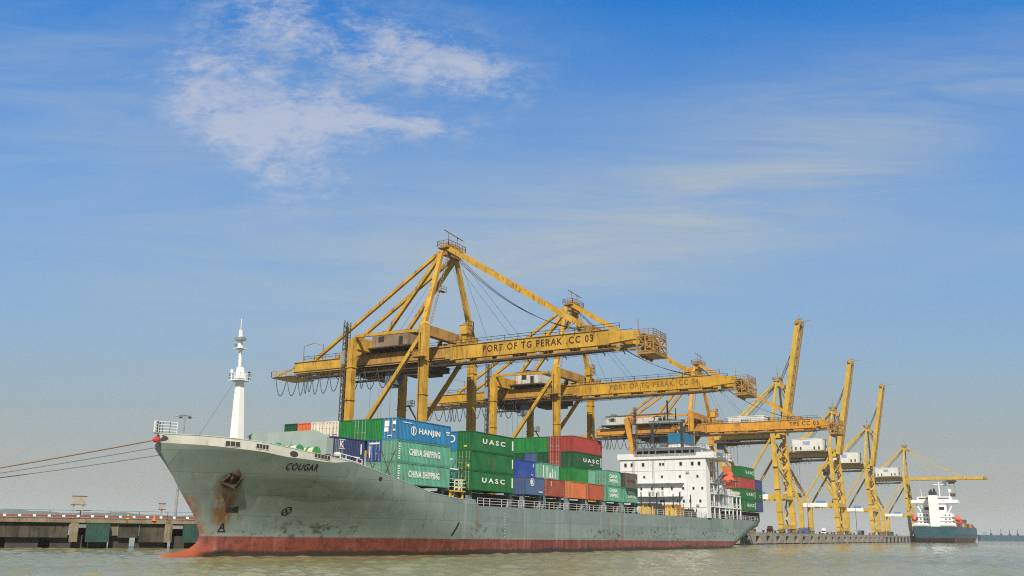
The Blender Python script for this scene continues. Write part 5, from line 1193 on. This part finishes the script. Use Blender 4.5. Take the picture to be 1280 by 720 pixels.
    for z in (24.5, 34.0): b = MB(); b.beam((n_ + .8, WS + .8, z), (f_ - .8, WS + .8, z + 6.5), .5); b.beam((f_ - .8, WS + .8, z), (n_ + .8, WS + .8, z + 6.5), .5); b.part('cross_brace', yDd, c)
    b = MB(); b.beam((n_ + 1.5, 124, 24.5), (f_ - 2.5, 130, 37.5), .5); b.beam((f_ - 1.5, 124, 24.5), (n_ + 2.5, 130, 37.5), .5); b.part('cross_brace', yDd, c)
    b = MB(); b.box(mid - 4, mid + 4, 127, 133.5, 41.9, 42.6)
    for x in (-3.4, -1.2, 1.4, 3.3): b.beam((mid + x, 108.5, 42.2), (mid + x, 131, 40.6), .16)
    b.part('machinery_platform', dark_y, c)
    b = MB()
    for x in (-2.4, -1.2, 1.2, 2.4): b.tube([(mid + x, 104, ap - .5), (mid + x, 124, 46)], .06, 4)
    b.part('hoist_line', dark, c)
    # cable festoon under the landward girder
    b = MB()
    for k in range(7): catenary(b, (mid - g - 1, 133 - k * 2.4, 42.8), (mid - g - 1, 130.6 - k * 2.4, 42.8), 3.4, .10, 8)
    b.part('festoon_cable', dark, c)
    return c
crane_high(401, 'lemon yellow crane whose raised boom is the tallest of three')
for x, lab in ((508, 'lemon yellow crane with boom raised, the one between two other raised booms'), (601, 'lemon yellow crane with boom raised, shortest and rightmost of the raised booms')):
    pass
proto = [o for o in COL.objects if o.name.startswith('gantry_crane') and not o.parent and abs(o.location.x - 401) < 1][0]
for x, lab in ((508, 'lemon yellow crane with boom raised, the one between two other raised booms'), (601, 'lemon yellow crane with boom raised, shortest and rightmost of the raised booms')):
    q = copy_tree(proto); q.location.x = x; q['label'] = lab
crane_high(745, 'distant yellow crane with its boom lowered above the dark blue ship', True)

# ------------------------------------------------------------------ things on the quay
qg = 'containers on the quay'
def qbox(s, t_, L, col, label): container(s, L, t_, QZ, col, label, True, None, qg)
qbox(440, 112, L20, 'blue', 'blue container on the quay beneath the first raised-boom crane')
qbox(468, 114, L40, 'slate', 'slate blue container on the quay between the first two raised-boom cranes')
container(470, L40, 117, QZ, 'grey', 'grey container standing behind the slate blue one on the quay', True, None, qg)
qbox(600, 112, L20, 'teal', 'dark teal container on the quay under the third raised boom')
qbox(676, 112, L20, 'red', 'red container on the quay left of the dark blue ship')
qbox(705, 113, L40, 'darkgreen', 'dark green container on the quay nearest the dark blue ship')
def truck(s, t_, col, label):
    tk = thing('yard_truck', (s, t_, QZ), label, 'truck', 'trucks on the quay')
    mt = flat('truck_' + col, dict(white=(.6, .6, .58), yellow=(.55, .36, .03), orange=(.5, .13, .02))[col], .4)
    b = MB(); b.box(s, s + 2.2, t_ - 1.2, t_ + 1.2, QZ + .7, QZ + 1.9); b.beam((s + 1.2, t_, QZ + 1.9), (s + 1.2, t_, QZ + 3.1), 2.2, 1.9, w2=1.8, h2=1.7); b.part('cab', mt, tk)
    b = MB(); b.box(s - .02, s - .001, t_ - .95, t_ + .95, QZ + 1.2, QZ + 1.8); b.box(s + .3, s + 1.9, t_ - 1.22, t_ - 1.201, QZ + 1.3, QZ + 1.85); b.part('window', glass, tk)
    MB().box(s + 2.3, s + 14.5, t_ - 1.15, t_ + 1.15, QZ + 1.05, QZ + 1.4).part('trailer', steel, tk)
    for x in (s + .9, s + 4.4, s + 12, s + 13.3):
        b = MB()
        for y in (-1.05, 1.05): b.lathe((x, t_ + y, QZ + .5), [(.5, -.18), (.5, .18)], 12, 1)
        b.part('wheel', rubber, tk)
truck(487, 109, 'white', 'white yard truck with empty trailer beside the second raised-boom crane')
truck(548, 110, 'yellow', 'yellow yard truck with empty trailer left of the third raised boom')
truck(402, 112, 'orange', 'orange yard truck with empty trailer near the stern of the grey ship')
for k in range(14):
    s = 268 + k * 30.0
    o = MB().lathe((s, QY + 1.0, QZ), [(.45, 0), (.36, .12), (.34, .75), (.55, .85), (.5, 1.05), (.2, 1.1)], 12).solo('mooring_bollard', dark, (s, QY + 1.0, QZ))
    tag(o, 'small dark bollard in the row along the far quay edge', 'bollard', 'bollards along the quay edge')
for s, h_, lab in ((585, 17, 'thin dark lamp pole on the quay between the second and third raised-boom cranes'), (470, 14, 'thin dark lamp pole on the quay between the first two raised-boom cranes')):
    q = thing('lamp_pole', (s, 112, QZ), lab, 'lamp pole', 'lamp poles on the quay')
    MB().tube([(s, 112, QZ), (s, 112, QZ + h_)], .16, 6, r2=.09).part('pole', dark, q); MB().box(s - .5, s + .5, 110.6, 112.2, QZ + h_, QZ + h_ + .25).part('lamp_head', steel, q)

# ------------------------------------------------------------------ the dark blue ship seen from astern
blue_hull = paint('far_hull_blue', (.016, .070, .095), .45, .15, .15, (.05, .06, .06), scale=.1)
boot = paint('far_boot_red', (.16, .055, .05), .6, .2, .2)
fs_ = thing('cargo_ship', (800, 84.5, 0), 'dark blue container ship with white superstructure seen from astern at the far quay', 'cargo ship')
mb = MB(); FC, FB = 84.5, 14.6; sta = [(700, .86, .0), (703, .95, .0), (712, 1, 0), (820, 1, 0), (850, .9, 0), (872, .6, 0), (890, .22, 0), (898, .02, 0)]
zl = [(-1.5, .80), (0, .84), (3, .95), (6, 1), (10.4, 1)]
vs = []
for s, w_, _ in sta:
    for sd in (-1, 1):
        for z, k in zl:
            sx = s + (max(0, 3 - z) * 1.2 if s < 702 else (z * .9 if s > 880 else 0)); vs.append((sx, FC + sd * FB * w_ * k, z + (2.5 if s > 870 and z > 9 else 0)))
fs2 = []; nz = len(zl); st = 2 * nz; mi = []
for i in range(len(sta) - 1):
    for j in range(nz - 1):
        a = i * st + j; fs2.append((a, a + st, a + st + 1, a + 1)); mi.append(0 if zl[j][0] >= 3 else 1)
        a += nz; fs2.append((a + 1, a + st + 1, a + st, a)); mi.append(0 if zl[j][0] >= 3 else 1)
    a = i * st + nz - 1; fs2.append((a, a + st, a + st + nz, a + nz)); mi.append(0)
for j in range(nz - 1): fs2.append((j, j + 1, j + nz + 1, j + nz)); mi.append(0 if zl[j][0] >= 3 else 1)
mb.add(vs, fs2); mb.m = mi; mb.part('hull', [blue_hull, boot], fs_)
fh = MB().box(712, 726, 74, 95.5, 10.42, 19.5).part('deckhouse', bright_white, fs_)
b = MB(); b.box(713, 724, 77, 92.5, 19.503, 26.0); b.part('upper_house', bright_white, fh)
b = MB(); b.box(712, 725, 69.8, 98.9, 26.003, 28.2); b.box(713, 724, 74, 95, 28.203, 30.4); b.part('bridge', bright_white, fh)
b = MB(); b.box(712.95, 712.99, 75, 94, 28.9, 29.7); b.box(712.95, 712.99, 78.5, 82, 21.5, 23.5); b.box(712.95, 712.99, 87, 91, 21.5, 23.5); b.part('window', glass, fh)
for z in (12.4, 15.0, 17.6):
    for y in (75.5, 78.0, 89.5, 91.5, 93.8): MB().box(711.95, 711.99, y - .55, y + .55, z, z + .9).part('window', glass, fh)
for z in (11.9, 14.5, 17.1, 22.0): MB().box(711.2, 725, 73.2, 96.3, z - .2, z).part('deck_edge', far_white, fh) if z < 19 else None
for y in (76.2, 92.8): MB().beam((714, y, 19.5), (714, y + (3.4 if y > 84 else -3.4), 26), .8).part('wing_strut', bright_white, fh)
b = MB(); b.box(704.5, 711.5, 81.5, 87.0, 10.42, 31.0); fn = b.part('funnel', bright_white, fs_)
b = MB(); b.box(705, 711, 82.0, 86.5, 31.002, 33.6); b.lathe((708, 83.2, 33.6), [(.7, 0), (.7, 2)], 10); b.lathe((708, 85.3, 33.6), [(.7, 0), (.7, 1.4)], 10); b.part('funnel_top', dark, fn)
b = MB(); b.beam((718, 81, 30.4), (718, 81, 40.5), .6, w2=.25); b.beam((718, 77.5, 38.8), (718, 84.5, 38.8), .35); b.lathe((716, 74.5, 30.4), [(.2, 0), (.2, 2.5), (1.1, 3.2), (1.2, 4.2), (.6, 5.2)], 12); b.beam((720, 93, 30.4), (720, 93, 36), .2); b.part('radar_mast', white_p, fs_)
b = MB(); b.rail([(702, 71, 10.42), (702, 98, 10.42)], 1.5, 2.4, .12, 3); b.box(702.5, 711, 88, 97, 10.42, 12.5); b.box(702.5, 711, 72, 80, 10.42, 12.8); b.part('stern_gear', white_p, fs_)
for y, lab in ((71.0, 'orange-red lifeboat on the right side of the far white superstructure'), (98.0, 'orange-red lifeboat on the left side of the far white superstructure')):
    o = thing('lifeboat', (716, y, 14.2), lab, 'lifeboat', 'lifeboats of the far ship')
    MB().lathe((716, y, 15.6), [(.2, -4.4), (1.2, -3.6), (1.9, -1.5), (1.9, 1.5), (1.2, 3.6), (.2, 4.4)], 12, 0).part('hull', ora, o, True)
    MB().lathe((717, y, 17.2), [(1.0, 0), (.8, .9)], 10).part('conning_tower', ora, o)
rc = random.Random(11); names = ['red', 'brown', 'rust', 'slate', 'burnt', 'green', 'navy', 'grey']
fl = ['red container on the far ship right beside the superstructure', 'grey container on the far ship between two red ones', 'rust red container in the middle of the far ship deck row', 'green container on the far ship, towards the bow', 'orange container on the far ship near the bow', 'dark red container at the bow end of the far ship']
for k, (col, z_) in enumerate((('red', 2), ('grey', 1), ('rust', 2), ('green', 1), ('burnt', 1), ('brown', 1))):
    container(728 + k * 17, L40, 71.2, 10.45, col, fl[k], False, None, 'containers on the far ship')
    if z_ > 1: container(728 + k * 17, L40, 71.2, 13.26, ('burnt', 'brown')[k // 2], ('burnt orange container stacked on the red one beside the far superstructure', 'brown container stacked on the rust red one on the far ship')[k // 2], False, None, 'containers on the far ship')

# distant ships and the low far shore at the right
def far_ship(p, L, Hh, heading, masts, label):
    o = thing('distant_ship', (p[0], p[1], 0), label, 'ship', 'ships on the horizon')
    d = Vector((math.cos(heading), math.sin(heading), 0)); nn = Vector((-d.y, d.x, 0)); c = Vector((p[0], p[1], 0)); b = MB()
    prof = [(-.5, .7), (-.42, 1), (.35, 1), (.46, .5), (.5, .03)]
    vs = []
    for u, w_ in prof:
        for z in (-1, Hh):
            for sd in (-1, 1): vs.append(c + d * (u * L + (z * .5 if u > .4 else 0)) + nn * (sd * w_ * L * .07) + Vector((0, 0, z)))
    fq = []
    for k in range(4): a = 4 * k; fq += [(a, a + 2, a + 6, a + 4), (a + 1, a + 5, a + 7, a + 3), (a + 2, a + 3, a + 7, a + 6)]
    fq += [(0, 1, 3, 2), (16, 18, 19, 17)]; b.add(vs, fq); b.part('hull', blue_hull, o)
    b = MB()
    q = c + d * (-.38 * L); b.beam(q + Vector((0, 0, Hh)), q + Vector((0, 0, Hh + 5)), L * .08); b.part('deckhouse', mast_grey, o)
    for u in masts:
        q = c + d * (u * L); b = MB(); b.beam(q + Vector((0, 0, Hh)), q + Vector((0, 0, Hh + 9)), .7, w2=.3); b.box(q.x - 1.5, q.x + 1.5, q.y - 1.5, q.y + 1.5, Hh, Hh + 2.5); b.part('derrick', dark, o)
pz = fw * 1450 + rt * (1450 * .512)
far_ship((pz.x, pz.y), 80, 8, math.atan2(rt.y, rt.x) + .1, (-.25, -.05, .12, .28), 'long low grey ship with derricks on the horizon, left one')
pz = fw * 1900 + rt * (1900 * .556)
far_ship((pz.x, pz.y), 70, 5, math.atan2(rt.y, rt.x), (-.1, .2), 'faint low ship on the horizon at the right edge')
